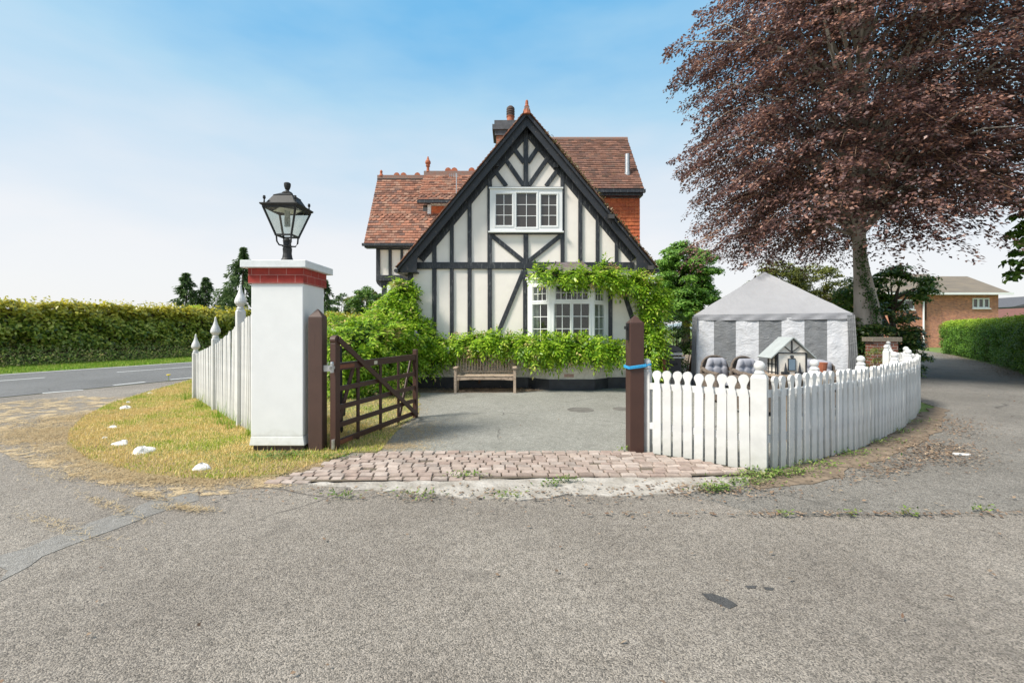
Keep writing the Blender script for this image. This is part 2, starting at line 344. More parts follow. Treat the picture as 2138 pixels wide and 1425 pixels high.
def m_grass(name, g1, g2, s1, s2, sc=1.3, th=.5):
    m, t, b, o = newmat(name); N = NT(t); r = N.n('ShaderNodeNewGeometry').outputs['Random Per Island']; v = N.coord()
    a = N.mix(r, g1, g2); s = N.mix(r, s1, s2)
    f = N.math('ADD', N.noise(v, sc, 5, .65), N.math('MULTIPLY', r, .25)); col = N.mix(N.ramp(f, [(th, 0.0), (th + .16, 1.0)]), a, s)
    t.links.new(col, b.inputs['Base Color']); b.inputs['Roughness'].default_value = .7; b.inputs['Specular IOR Level'].default_value = .2
    tr = N.n('ShaderNodeBsdfTranslucent', {0: col}); ms = N.n('ShaderNodeMixShader', {0: .25, 1: b.outputs[0], 2: tr.outputs[0]}); t.links.new(ms.outputs[0], o.inputs[0]); return m
M['lawn'] = m_grass('dry lawn blades', (.24, .36, .02), (.46, .54, .05), (.62, .44, .16), (.84, .66, .30), .9, .485)
M['straw'] = m_grass('dead straw', (.42, .31, .17), (.52, .4, .23), (.48, .36, .2), (.62, .5, .31), 1.3, .5)
M['verge'] = m_grass('verge blades', (.16, .30, .03), (.30, .46, .05), (.32, .40, .06), (.42, .45, .1), 1, .6)
M['litter'] = m_island('fallen leaves', [(.17, .105, .07), (.30, .21, .14), (.12, .08, .055), (.38, .30, .21), (.22, .14, .09)], .9)
M['rock'] = m_simple('whitewashed rock', (.80, .79, .76), .85, .12, 25, 1.0, bs=30, bd=.03)
M['rope'] = m_simple('blue rope', (.03, .33, .62), .6, .2, 60, .5, bs=120)
M['housebrick'] = m_brick('house brick', (.60, .22, .11), (.34, .11, .065), (.5, .4, .33), .24, .09, .008)
M['pierbrick'] = m_brick('pier brick', (.33, .11, .06), (.25, .085, .055), (.42, .37, .32), .23, .085, .010)
M['pierslab'] = m_simple('stone slab', (.30, .25, .19), .9, .3, 20, .7)
M['greyroof'] = m_simple('weathered grey roof', (.225, .185, .14), .9, .3, 2, .5, c2=(.15, .13, .11), bs=8, bd=.05, stretch=(.3, .3, 3))
M['barn'] = m_simple('barn sheeting', (.16, .19, .24), .5, .2, 3, 0, stretch=(12, 12, .1))
M['hill'] = m_simple('far hill', (.22, .28, .30), 1, .15, .01, 0)
M['bbq'] = m_simple('grill black', (.06, .06, .065), .35, .2, 8, .1, metal=.3)
M['rustwood'] = m_simple('red brown post', (.17, .06, .03), .7, .3, 8, .3)
M['redcloth'] = m_simple('red', (.45, .04, .02), .6, .1)
M['toyroof'] = m_simple('felt roof', (.36, .385, .38), .8, .1, 10, .4)
M['toywall'] = m_simple('aged cream board', (.80, .73, .64), .8, .12, 8, .3)
M['tag'] = m_simple('cream tag', (.6, .55, .42), .6, .2, 60)
M['soot'] = m_simple('sooty clay', (.09, .06, .05), .85, .3, 9, .3)
M['yellowflower'] = m_simple('yellow petals', (.8, .6, .02), .7, .1)
M['lilac'] = m_simple('lilac petals', (.50, .42, .75), .7, .15)

# ------------------------------------------------------------------ ground, roads, paving
def densify(pts, step, jit, seed=0):
    r = random.Random(seed); o = []
    for i in range(len(pts)):
        a, b = Vector(pts[i][:2]), Vector(pts[(i + 1) % len(pts)][:2]); L = (b - a).length; n = max(1, int(L / step)) if L < 40 else 1
        for k in range(n):
            p = a.lerp(b, k / n)
            if k or jit > 0: p = p + Vector((r.uniform(-jit, jit), r.uniform(-jit, jit)))
            o.append(p)
    return o
def sheet(name, pts, z, mat, kind='structure', step=.3, jit=0.0, seed=1, cat=None, label=None, thick=0.0):
    if jit and name != 'straw_mat' or name in ('courtyard', 'driveway', 'verge_turf'): thick = .02
    import bmesh
    P = densify(pts, step, jit, seed) if jit else [Vector(p[:2]) for p in pts]
    bm = bmesh.new(); vs = [bm.verts.new((p.x, p.y, z)) for p in P]
    f = bm.faces.new(vs); bm.normal_update()
    if f.normal.z < 0: bmesh.ops.reverse_faces(bm, faces=[f])
    if thick:
        r = bmesh.ops.extrude_face_region(bm, geom=[f]); vv = [x for x in r['geom'] if isinstance(x, bmesh.types.BMVert)]
        bmesh.ops.translate(bm, vec=(0, 0, -thick), verts=vs)
    bmesh.ops.triangulate(bm, faces=[x for x in bm.faces if len(x.verts) > 4]); bmesh.ops.recalc_face_normals(bm, faces=bm.faces)
    me = bpy.data.meshes.new(name); bm.to_mesh(me); bm.free(); me.materials.append(mat)
    o = link(name, me); tag(o, label, cat, None, kind); return o
sheet('ground', [(-900, -60), (900, -60), (900, 1500), (-900, 1500)], 0, M['field'])
sheet('forecourt', [(40, -12), (40, 9), (-3, 8.5), (-6, 10), (-10.1, 14.9), (-20.4, -10)], .008, M['forecourt'])
RD = Vector((.38, .925)); RN = Vector((.925, -.38))
def rp2(n, s): return (RN.x * n + RD.x * s, RN.y * n + RD.y * s)   # road frame: n across, s along
sheet('road', [rp2(-22.8, -60), rp2(-15.1, -60), rp2(-15.1, 200), rp2(-22.8, 200)], .012, M['road'])
mb = MB()
def strip(n0, s0, s1, w=.12): mb.add([rp2(n0, s0) + (.016,), rp2(n0 + w, s0) + (.016,), rp2(n0 + w, s1) + (.016,), rp2(n0, s1) + (.016,)], [(0, 1, 2, 3)])
strip(-22.55, -40, 120, .13)
for s in range(-20, 60, 6): strip(-19.95, s, s + 4)
for px0, py0, px1, py1 in [(90, 822, 175, 815), (240, 805, 306, 798), (358, 793, 406, 789)]:
    a, b = gr(px0, py0), gr(px1, py1); d = (b - a).normalized(); w = Vector((-d.y, d.x, 0)) * .12
    mb.add([(p.x, p.y, .016) for p in (a, b, b + w, a + w)], [(0, 1, 2, 3)])
tag(mb.build('road_markings', M['line']), kind='structure')
LAWN = [(-10.15, 14.6), (-9.11, 11.26), (-8.5, 9.6), (-7.65, 8.1), (-6.9, 7.1), (-6.1, 6.25), (-5.1, 5.5), (-4.11, 5.0), (-3.54, 4.83), (-3.1, 4.78),
        (-2.5, 4.95), (-2.2, 5.5), (-2.05, 5.86), (-1.71, 5.9), (-1.79, 7.1), (-1.76, 8.7), (-2.1, 10.2), (-2.3, 11.3), (-3.0, 12.2), (-3.3, 16), (-6, 17), (-9, 16)]
sheet('verge_turf', LAWN, .024, M['turf'], jit=.05, step=.2)
CY = [(-1.71, 5.84), (1.75, 5.84), (2.75, 5.15), (4.5, 6.1), (6.2, 7.35), (7.1, 8.2), (8.3, 9.3), (9.2, 11.2), (10.3, 13), (9, 17), (4.2, 17), (3.6, 12.6), (-3.3, 12.6), (-2.4, 11.3), (-2.2, 10.2), (-1.85, 8.7), (-1.85, 7.1)]
sheet('courtyard', CY, .018, M['courtyard'])
DRV = [(1.68, 4.36), (2.05, 4.0), (2.55, 3.87), (3.4, 3.9), (4.49, 4.0), (9, 4.3), (20, 4.6), (20, 9), (16.3, 13.9), (22.0, 21.0), (28.2, 29.6), (34, 39.9), (30, 39.9), (23.5, 30), (16.5, 20),
       (11.6, 14), (9.2, 10.5), (8.85, 9.7), (8.55, 9.0), (7.3, 7.95), (6.4, 7.05), (4.6, 5.8), (3.7, 5.25), (2.82, 4.8), (2.2, 4.7)]
sheet('driveway', DRV, .012, M['drive'], jit=.03, step=.35)
sheet('garden', [(9.3, 10.7), (11.5, 14.2), (16.2, 20), (20, 27), (4, 30), (4.2, 16.8), (9, 16.8), (10.2, 13.2)], .013, M['dirt'])
# cobbled threshold
SET = [(-2.55, 4.68), (-1.2, 4.76), (0.2, 4.83), (2.55, 4.93), (2.72, 5.06), (1.72, 5.80), (-1.75, 5.80), (-2.1, 5.5)]
def inside(x, y, P):
    c = False; j = len(P) - 1
    for i in range(len(P)):
        if (P[i][1] > y) != (P[j][1] > y) and x < (P[j][0] - P[i][0]) * (y - P[i][1]) / (P[j][1] - P[i][1]) + P[i][0]: c = not c
        j = i
    return c
sheet('sett_bed', SET, .026, M['joint'])
mb = MB(); y = 4.66; row = 0
while y < 5.8:
    x = -2.7 + (row % 2) * .09 + rnd.uniform(-.03, .03)
    while x < 2.8:
        w = rnd.uniform(.125, .175); 
        if all(inside(a, b, SET) for a, b in ((x + .02, y + .05), (x + w - .02, y + .05))) and rnd.random() > .012:
            h = .045 + rnd.uniform(-.004, .006) - (.012 if y < 4.8 else 0); c = Vector((x + w / 2, y + .048, 0)); a = rnd.uniform(-.05, .05); ca, sa = math.cos(a), math.sin(a)
            tx, ty = rnd.uniform(-.004, .004), rnd.uniform(-.004, .004); p = []
            for (ww, dd, z) in ((w / 2 - .007, .043, .01), (w / 2 - .008, .042, h - .008), (w / 2 - .014, .036, h)):
                for sx, sy in ((-1, -1), (1, -1), (1, 1), (-1, 1)):
                    X, Yv = sx * ww + rnd.uniform(-.003, .003), sy * dd; p.append((c.x + X * ca - Yv * sa, c.y + X * sa + Yv * ca, z + sx * tx + sy * ty))
            mb.add(p, [(8, 9, 10, 11)] + [(i + 4 * l, (i + 1) % 4 + 4 * l, (i + 1) % 4 + 4 * l + 4, i + 4 * l + 4) for l in (0, 1) for i in range(4)])
        x += w
    y += .098; row += 1
tag(mb.build('sett_paving', M['sett']), kind='structure')
sheet('concrete_strip', [(-2.0, 4.62), (-1.4, 4.5), (-.9, 4.42), (-.3, 4.28), (.2, 4.25), (.5, 4.36), (1.2, 4.30), (1.7, 4.42), (2.35, 4.62), (2.55, 4.85), (1.5, 4.87), (.3, 4.82), (-1.2, 4.74), (-2.3, 4.68)], .021, M['concrete'], jit=.045, step=.12)
sheet('edge_soil', [(2.5, 4.9), (2.4, 4.55), (2.95, 4.62), (3.9, 5.15), (5.2, 6.0), (6.6, 7.05), (7.6, 8.0), (8.7, 9.1), (8.6, 9.3), (7.2, 8.15), (5.2, 6.45), (3.6, 5.42), (2.8, 5.0)], .020, M['dirt'], jit=.07, step=.2)
sheet('bench_bed', [(-3.1, 12.4), (-2.3, 11.35), (-1.2, 11.35), (.2, 11.45), (.85, 11.75), (.3, 12.4)], .022, M['dirt'], jit=.05)
sheet('tar_patch', [gr(1468, 1243), gr(1485, 1241), gr(1530, 1257), gr(1538, 1266), gr(1520, 1272), gr(1480, 1255)], .012, M['patch'], jit=.008, step=.04)
sheet('tar_patch', [gr(1558, 1226), gr(1578, 1225), gr(1577, 1231), gr(1560, 1231)], .012, M['patch'], jit=.005, step=.04)
sheet('tar_patch', [gr(1596, 1229), gr(1615, 1230), gr(1612, 1235), gr(1598, 1234)], .012, M['patch'], jit=.005, step=.04)
# smoother pale band of older tarmac on the left
sheet('tarmac_band', [gr(0, 1165), gr(200, 1090), gr(330, 1040), gr(430, 1022), gr(410, 1045), gr(260, 1100), gr(100, 1160), gr(0, 1215)], .012, m_asphalt('old tarmac', (.2, .19, .175), (.27, .26, .245), 140, .3), jit=.03, step=.15)
for nm, px, py, r in (('drain_cover', 1212, 857, .26), ('drain_cover', 1300, 855, .2)):
    c = gr(px, py); mb = MB().lathe([(r, .012), (r, .022), (r * .9, .024), (r * .88, .020), (0.01, .021)], c, 28)
    tag(mb.build(nm, M['cover']), 'round dark cover in the courtyard tarmac' + (', the larger one' if r > .22 else ', smaller one nearest the right gatepost'), 'drain cover', 'drain covers in the courtyard')
# hills
mb = MB()
for (X, Y, r, h) in ((1100, 1000, 420, 45), (700, 1350, 300, 38)):
    vs = []; fs = []; n = 28
    for j in range(6):
        for k in range(n):
            t = 2 * math.pi * k / n; q = j / 5; vs.append((X + r * (1 - q) * math.cos(t), Y + r * .6 * (1 - q) * math.sin(t), h * math.sin(q * 1.57) * (1 + .15 * math.sin(3 * t))))
    for j in range(5):
        for k in range(n): fs.append((j * n + k, j * n + (k + 1) % n, j * n + n + (k + 1) % n, j * n + n + k))
    mb.add(vs, fs)
tag(mb.build('hills', M['hill'], smooth=True), kind='structure')

# ------------------------------------------------------------------ grass, straw, litter (stuff)
def scatter_poly(P, n, excl=None):
    P = [(p[0], p[1]) for p in P]; a = np.array(P); lo, hi = a.min(0), a.max(0); q = rng.uniform(lo, hi, (int(n * 3), 2)); ok = np.zeros(len(q), bool); j = len(P) - 1
    for i in range(len(P)):
        (xi, yi), (xj, yj) = P[i], P[j]
        if yi != yj:
            c = ((yi > q[:, 1]) != (yj > q[:, 1])) & (q[:, 0] < (xj - xi) * (q[:, 1] - yi) / (yj - yi) + xi); ok ^= c
        j = i
    return q[ok][:n]
def blades(q, h, w, lean, z=.02, flat=False):
    n = len(q); t = rng.uniform(0, 2 * np.pi, n); hh = h * rng.uniform(.5, 1.3, n); ln = rng.uniform(.93, .999, n) if flat else lean * rng.uniform(.1, 1.2, n)
    u = np.stack([np.cos(t), np.sin(t), 0 * t], 1); sd_ = np.stack([-np.sin(t), np.cos(t), 0 * t], 1) * (w / 2)
    b = np.column_stack([q, np.full(n, z)]); tip = b + u * (hh * ln)[:, None]; tip[:, 2] += hh * np.sqrt(np.clip(1 - np.minimum(ln, .98) ** 2, .02, 1))
    return np.stack([b - sd_, b + sd_, tip], 1)
outer = [p for p in LAWN]
near = [(-10.15, 14.6), (-9.11, 11.26), (-8.5, 9.6), (-7.65, 8.1), (-6.9, 7.1), (-6.1, 6.25), (-5.1, 5.5), (-4.11, 5.0), (-3.54, 4.83), (-3.1, 4.78), (-2.5, 4.95), (-2.2, 5.5), (-2.05, 5.86), (-1.71, 5.9), (-1.79, 7.1), (-4, 8.5), (-7, 11.5)]
bl = np.concatenate([blades(scatter_poly(near, 120000), .038, .010, 1.0), blades(scatter_poly(LAWN, 45000), .045, .016, .9), blades(scatter_poly(near, 5000), .075, .010, .5)])
tag(npmesh('lawn_grass', bl, 3, M['lawn']), 'patchy green and straw coloured grass on the corner verge beside the white pillar', 'grass', kind='stuff')
def dust(cx, cy, sx, sy, n, rot=0):
    p = rng.normal(size=(n, 2)) * (sx, sy); c, s = math.cos(rot), math.sin(rot); return np.column_stack([cx + p[:, 0] * c - p[:, 1] * s, cy + p[:, 0] * s + p[:, 1] * c])
sq = []
for (px, py, sx, sy, n, r) in ((110, 905, .55, .35, 5200, -.5), (210, 940, .5, .25, 4200, -.5), (300, 975, .6, .15, 3500, -.3), (210, 870, .5, .25, 2200, .6), (330, 1000, .6, .12, 2200, -.15), (560, 985, .4, .12, 1600, .1), (640, 975, .3, .1, 900, 0), (260, 860, .6, .2, 1600, .7),
                               (310, 1040, .3, .03, 110, -.4), (230, 1060, .35, .03, 90, -.5), (120, 1100, .35, .04, 70, -.4), (390, 1065, .15, .03, 120, -.2), (870, 905, .25, .5, 700, 0), (800, 935, .3, .12, 700, 0), (840, 880, .15, .8, 700, 0)):
    c = gr(px, py); sq.append(dust(c.x, c.y, sx, sy, int(n * 2.6), r))
sq = np.concatenate(sq)
def m_mat():
    m, t, b, o = newmat('straw mat'); N = NT(t); v = N.coord(); b.inputs['Roughness'].default_value = .95
    t.links.new(N.ramp(N.noise(v, 30, 6, .7), [(.3, (.36, .26, .14)), (.7, (.62, .49, .31))]), b.inputs['Base Color'])
    a = N.ramp(N.math('ADD', N.noise(v, 3.0, 8, .75), N.math('MULTIPLY', N.noise(v, 45, 3), .35)), [(.64, 0.0), (.74, .9)]); tr = N.n('ShaderNodeBsdfTransparent')
    t.links.new(N.n('ShaderNodeMixShader', {0: a, 1: tr.outputs[0], 2: b.outputs[0]}).outputs[0], o.inputs[0]); return m
sheet('straw_mat', [gr(x, y) for x, y in ((-60, 850), (60, 835), (170, 828), (290, 830), (260, 860), (180, 900), (260, 960), (420, 990), (580, 1000), (600, 1020), (480, 1030), (330, 1040), (240, 1020), (120, 985), (20, 960), (-40, 920))], .016, m_mat(), 'stuff', jit=.06, step=.2, cat='dead grass', label='thin worn mat of pale straw covering the tarmac left of the verge')
tag(npmesh('dead_grass', blades(sq, .05, .0065, .99, .022, True), 3, M['straw']), 'pale dry straw and clippings spilled over the tarmac beside the verge', 'dead grass', kind='stuff')
# grass between setts, weeds along fence and concrete
wq = []
for (px, py, s, n) in ((975, 1000, .10, 200), (1150, 1018, .05, 140), (1185, 1010, .06, 160), (870, 1040, .12, 150), (720, 1042, .08, 120), (1060, 1042, .1, 120), (1590, 998, .12, 650), (1640, 992, .16, 600), (1500, 1026, .1, 350), (1560, 1012, .14, 500), (1480, 1030, .08, 150), (1700, 975, .2, 420), (1775, 952, .18, 360), (1830, 928, .16, 300), (1880, 905, .15, 260), (1905, 885, .2, 220),
                       (600, 955, .12, 500), (560, 962, .15, 400), (690, 960, .12, 280), (1310, 945, .06, 120), (1130, 800, .15, 240), (1100, 808, .12, 160), (1640, 1083, .03, 60), (1900, 1080, .04, 60), (2048, 1072, .04, 60), (1780, 1084, .04, 50)):
    c = gr(px, py); wq.append(dust(c.x, c.y, s * 1.15, s * .42, int(n * .55)))
wq = np.concatenate(wq); n = len(wq); P = np.column_stack([wq, rng.uniform(.025, .08, n)]); D = rv(n); D[:, 2] = np.abs(D[:, 2]) * .4
tag(npmesh('ground_weeds', leafq(P, D, rv(n) * .5 + (0, 0, 1), rng.uniform(.02, .05, n), rng.uniform(.010, .022, n)), 4, M['gweed']), 'low green weeds growing along the fence foot and paving cracks', 'weeds', kind='stuff')
lq = [scatter_poly([(-3.1, 12.3), (-2.3, 11.35), (-1.2, 11.3), (.2, 11.4), (.9, 11.7), (.3, 12.3)], 2600), dust(5.5, 5.9, .42, .24, 1100, .7), dust(4.3, 5.2, .5, .12, 400, .5), dust(7.2, 7.4, .7, .2, 500, .8), dust(0, 4.35, 1.6, .12, 420, 0), dust(2.0, 4.5, .4, .12, 300), dust(3.2, 3.89, 1.2, .025, 260, 0),
      dust(19, 17.4, .3, 3, 2500, -.75), dust(25, 25.5, .5, 4, 3000, -.65), scatter_poly([(-3, 2), (6, 2), (6, 4.5), (-3, 4.5)], 60), scatter_poly([(2.5, 5), (9, 5), (14, 14), (8, 8)], 260), scatter_poly([(-1.5, 6), (3, 6), (3, 11.5), (-1.7, 11.5)], 60)]
lq = np.concatenate(lq); n = len(lq); P = np.column_stack([lq, np.full(n, .027) + rng.uniform(0, .012, n)]); D = rv(n); D[:, 2] *= .15; Nn = rv(n) * .35 + (0, 0, 1)
tag(npmesh('leaf_litter', leafq(P, D, Nn, rng.uniform(.02, .055, n), rng.uniform(.012, .03, n)), 4, M['litter']), 'brown fallen leaves and bits lying on tarmac, under the bench and along the fence', 'leaf litter', kind='stuff')
# verge grass + weeds beyond the road
def roadpts(n, n0, n1, s0, s1):
    a = rng.uniform(n0, n1, n); s = rng.uniform(0, 1, n) ** 1.0 * (s1 - s0) + s0; return np.column_stack([RN.x * a + RD.x * s, RN.y * a + RD.y * s])
sheet('far_verge', [rp2(-22.8, -40), rp2(-32, -40), rp2(-32, 110), rp2(-22.8, 110)], .01, M['field'])
bl = blades(roadpts(60000, -27.4, -22.75, -2, 45), .1, .03, .6)
tag(npmesh('verge_grass', bl, 3, M['verge']), 'strip of short green grass between the road and the tall hedge', 'grass', kind='stuff')
q = roadpts(30000, -27.4, -25.9, -2, 46); n = len(q); P = np.column_stack([q, rng.uniform(0, 1, n) ** 1.2 * (.40 + .55 * np.clip((-25.9 - (q @ np.array(RN))) / 1.2, 0, 1))])
D = rv(n); D[:, 2] = np.abs(D[:, 2]); tag(npmesh('roadside_weeds', np.concatenate([leafq(P, D, rv(n) + (0, 0, .6), rng.uniform(.06, .16, n), rng.uniform(.03, .07, n))]), 4, M['weed']), 'rough mixed weeds and nettles at the foot of the tall roadside hedge', 'weeds', kind='stuff')

# ------------------------------------------------------------------ hedges
def hedge(name, label, path, H, Wd, mat, nleaf, ls, lw, bulge=.25, lumps=.18, sprigs=0, under=.0, topw=.35, flat=True, grp=None):
    """path: polyline of the visible foot (left to right seen from the road); volume lies behind it"""
    th = thing(name, (path[0][0], path[0][1], 0), label, 'hedge', grp)
    P = [np.array(p[:2], float) for p in path]; seg = [(P[i], P[i + 1]) for i in range(len(P) - 1)]; L = np.array([np.linalg.norm(b - a) for a, b in seg]); cum = np.concatenate([[0], np.cumsum(L)])
    s = rng.uniform(0, cum[-1], nleaf); k = np.clip(np.searchsorted(cum, s) - 1, 0, len(seg) - 1); A = np.array([a for a, b in seg])[k]; B = np.array([b for a, b in seg])[k]
    d = (B - A) / L[k][:, None]; pt = A + d * (s - cum[k])[:, None]; nb = np.stack([d[:, 1], -d[:, 0]], 1)      # outward (towards camera)
    # profile param: 0 foot .. 1 top of face .. 1+topw across top
    u = rng.uniform(under, 1 + topw, nleaf); face = u < 1
    z = np.where(face, u * H, H - .12 * ((u - 1) / max(topw, .01)) ** 2); inn = np.where(face, 0, (u - 1) / topw * Wd)
    rnd_c = np.where(face & (u > .85), ((u - .85) / .15) ** 2 * .18, 0) + np.where(~face, .18, 0); inn = inn + rnd_c
    low = np.where(u < .25, (0.25 - u) * 1.4 * bulge * 2, 0); inn = inn + low
    lump = np.array([noise.noise(Vector((a * .9, b * 1.6, 3))) + .6 * noise.noise(Vector((a * 3.1, b * 4, 9))) for a, b in zip(s, z)])
    off = lumps * lump - inn + rng.normal(0, .05, nleaf) - (rng.uniform(0, 1, nleaf) ** 2) * .12
    zz = z + np.where(face, 0, lumps * .5 * lump) + rng.normal(0, .04, nleaf)
    pos = np.column_stack([pt + nb * off[:, None], zz]); N0 = np.column_stack([nb * np.where(face, .75, .1)[:, None], np.where(face, .95, 1.0)])
    Nn = nrm(N0 + rng.normal(size=(nleaf, 3)) * .45); D = nrm(np.cross(Nn, rv(nleaf))); D[:, 2] -= .25
    q = [leafq(pos, D, Nn, ls * rng.uniform(.7, 1.35, nleaf), lw * rng.uniform(.7, 1.3, nleaf))]
    if sprigs:
        ss = rng.uniform(0, cum[-1], sprigs); kk = np.clip(np.searchsorted(cum, ss) - 1, 0, len(seg) - 1)
        for si, ki in zip(ss, kk):
            a, b = seg[ki]; dd = (b - a) / L[ki]; base = a + dd * (si - cum[ki]); nbb = np.array([dd[1], -dd[0]]); base = base - nbb * rng.uniform(.1, Wd * .8); h = rng.uniform(.12, .42); m = 9
            tt = rng.uniform(0, 1, m); lean = rng.normal(0, .12, 2); pp = np.column_stack([base + tt[:, None] * lean, H - .35 + tt * (h + .3)]); Dq = rv(m); Dq[:, 2] = np.abs(Dq[:, 2]) * .5; q.append(leafq(pp, Dq, rv(m) + (0, 0, 1), ls * .7, lw * .6))
    npmesh('foliage', np.concatenate(q), 4, mat, th)
    mb = MB(); a = []; b = []
    for i, p in enumerate(P):
        d0 = (P[min(i + 1, len(P) - 1)] - P[max(i - 1, 0)]); d0 /= np.linalg.norm(d0); n0 = np.array([d0[1], -d0[0]])
        a.append(p - n0 * (.22 + bulge * .5)); b.append(p - n0 * (Wd + .1))
    for i in range(len(P) - 1):
        mb.hexa([(*a[i], 0), (*a[i + 1], 0), (*b[i + 1], 0), (*b[i], 0), (*a[i], H - .25), (*a[i + 1], H - .25), (*b[i + 1], H - .25), (*b[i], H - .25)])
    mb.build('shade_core', M['bark2'], th)  # solid dark box added behind the leaves, hedge's inner shade as colour
    return th
hp = [rp2(-27.4, s) for s in (-6, 6, 18, 32, 50)]
hedge('hedge', 'long tall hedge with yellow new shoots on top across the road', hp, 2.75, 1.4, M['hedgeL'], 70000, .18, .12, bulge=.5, lumps=.5, sprigs=1300, under=.26, topw=.35)
hedge('hedge', 'low clipped rounded green hedge along the right side of the driveway', [(31.4, 31.0), (29.6, 30.6), (28.1, 29.9), (27.0, 27.9), (22.5, 21.4), (16.7, 14.5), (14.5, 11.3)], 2.05, 2.0, M['hedgeR'], 90000, .075, .05, bulge=.3, lumps=.24, sprigs=0, topw=.8)

# ------------------------------------------------------------------ trees and shrubs
def clump_tree(name, label, cat, base, trunk_h, tr, blobs, nclump, nleaf, cr, ls, lw, mat, bark, group=None, lean=(0, 0), flat=.6, droop=.2, shell=.55, trunk=True):
    th = thing(name, base, label, cat, group); b = np.array(base); C = []
    wts = np.array([r[0] * r[1] * r[2] for _, r in blobs]) ** .67; wts /= wts.sum()
    for _ in range(nclump):
        c, r = blobs[rng.choice(len(blobs), p=wts)]; v = rv(1)[0]; C.append(np.array(c) + b + v * np.array(r) * (shell + (1 - shell) * rng.uniform(0, 1) ** .5))
    C = np.array(C); K = len(C); idx = np.repeat(np.arange(K), nleaf); n = len(idx); crr = cr * rng.uniform(.6, 1.3, K)
    v = rv(n); v[:, 2] = np.where(v[:, 2] < -.2, -v[:, 2], v[:, 2]); rad = rng.uniform(.55, 1.05, n)[:, None]; P = C[idx] + v * rad * crr[idx][:, None] * (1, 1, flat)
    Nn = nrm(v * .8 + (0, 0, .7) + rng.normal(size=(n, 3)) * .4); D = nrm(np.cross(Nn, rv(n))) - (0, 0, droop)
    npmesh('foliage' if not trunk else 'crown', leafq(P, D, Nn, ls * rng.uniform(.7, 1.3, n), lw * rng.uniform(.7, 1.3, n)), 4, mat, th)
    mb = MB(); top = Vector(base) + Vector((lean[0], lean[1], trunk_h)); B = Vector(base)
    if trunk: mb.tube([B, B.lerp(top, .3) + Vector((.03, .02, 0)), B.lerp(top, .7), top], [tr * 1.3, tr, tr * .8, tr * .6], 10)
    for k in rng.choice(K, min(K, 26), replace=False):
        c = Vector(C[k]); s = B.lerp(top, rng.uniform(.4, 1)) if trunk else B + Vector((rng.uniform(-.2, .2), rng.uniform(-.2, .2), 0)); m = s.lerp(c, .5) + Vector((0, 0, (c - s).length * .1)); mb.tube([s, m, c], [tr * .4, tr * .25, tr * .08], 6)
    mb.build('trunk' if trunk else 'stems', bark, th, smooth=True); return th
def conifer(name, label, base, h, R, n, mat, group, ls=.35, lw=.1, gap=.0):
    th = thing(name, base, label, 'conifer tree', group); B = Vector(base)
    MB().tube([B, B + Vector((0, 0, h * .95))], [.03 * h, .01], 8).build('trunk', M['bark2'], th)
    t = rng.uniform(0, 1, n) ** 1.0; a = rng.uniform(0, 2 * np.pi, n); kk = np.floor(t * 17).astype(int); sec = np.floor(a / (2 * np.pi) * 7).astype(int); br = rng.uniform(.25, 1.5, (18, 8))[kk, sec]; a = (sec + rng.uniform(0, 1, (18, 8))[kk, sec] + rng.normal(0, .09, n)) / 7 * 2 * np.pi; rr = R * 1.15 * (1 - t) ** 1.1 * br * rng.uniform(.1, 1, n) ** .7
    q = kk / 17 + rng.uniform(-.03, .03, n); P = np.column_stack([rr * np.cos(a), rr * np.sin(a), h * (.12 + .88 * q) - rr * .28]) + np.array(base)
    D = np.column_stack([np.cos(a), np.sin(a), -.7 + 0 * a]) + rng.normal(size=(n, 3)) * .35
    npmesh('crown', leafq(P, D, rv(n) + (0, 0, 1), ls * rng.uniform(.6, 1.3, n), lw, 0), 4, mat, th)
G = 'conifers beyond the roadside hedge'
conifer('conifer_tree', 'dark pointed conifer rising behind the hedge, leftmost of the row', (-32.2, 45, 0), 7.4, 3.2, 6000, M['conif'], G)
conifer('conifer_tree', 'thin open conifer behind the hedge, next to the leftmost one', (-30.6, 45.5, 0), 7.0, 3.0, 5000, M['conif'], G)
conifer('conifer_tree', 'short ragged conifer between the twin conifers and the tall one', (-28.6, 46, 0), 5.9, 3.8, 6500, M['conif'], G)
conifer('conifer_tree', 'tallest conifer in the row, just left of the white pillar', (-26.0, 44, 0), 9.8, 4.4, 12000, M['conif'], G)
conifer('conifer_tree', 'conifer whose tip shows just right of the white pillar', (-18.1, 44, 0), 6.6, 2.6, 4200, M['conif'], G)
G = 'distant trees left of the house'
for i, (x, yy, h, r, mt, lb) in enumerate([(-23.5, 62, 5.2, 2.2, 'conif', 'low dark distant tree showing beyond the brown gatepost, nearest the conifers'), (-20.5, 62, 5.4, 2, 'olive', 'low olive distant tree, second from the conifers'), (-18.3, 58, 5.6, 2.2, 'olive', 'rounded distant tree in the gap left of the house'), (-16.6, 52, 5.4, 1.8, 'green', 'light leafy distant tree nearest the house corner post')]):
    clump_tree('tree', lb, 'tree', (x, yy, 0), 2.5, .15, [((0, 0, h + 1.0 - r * .9), (r, r, r * .9))], 46, 110, .6, .24, .16, M[mt], M['bark2'], G)
clump_tree('tree', 'light green small tree growing over the far end of the roadside hedge', 'tree', (-23.6, 33.8, 0), 2, .12, [((0, 0, 2.3), (2.2, 1.6, .95))], 50, 90, .45, .15, .1, M['hedgeR'], M['bark2'])
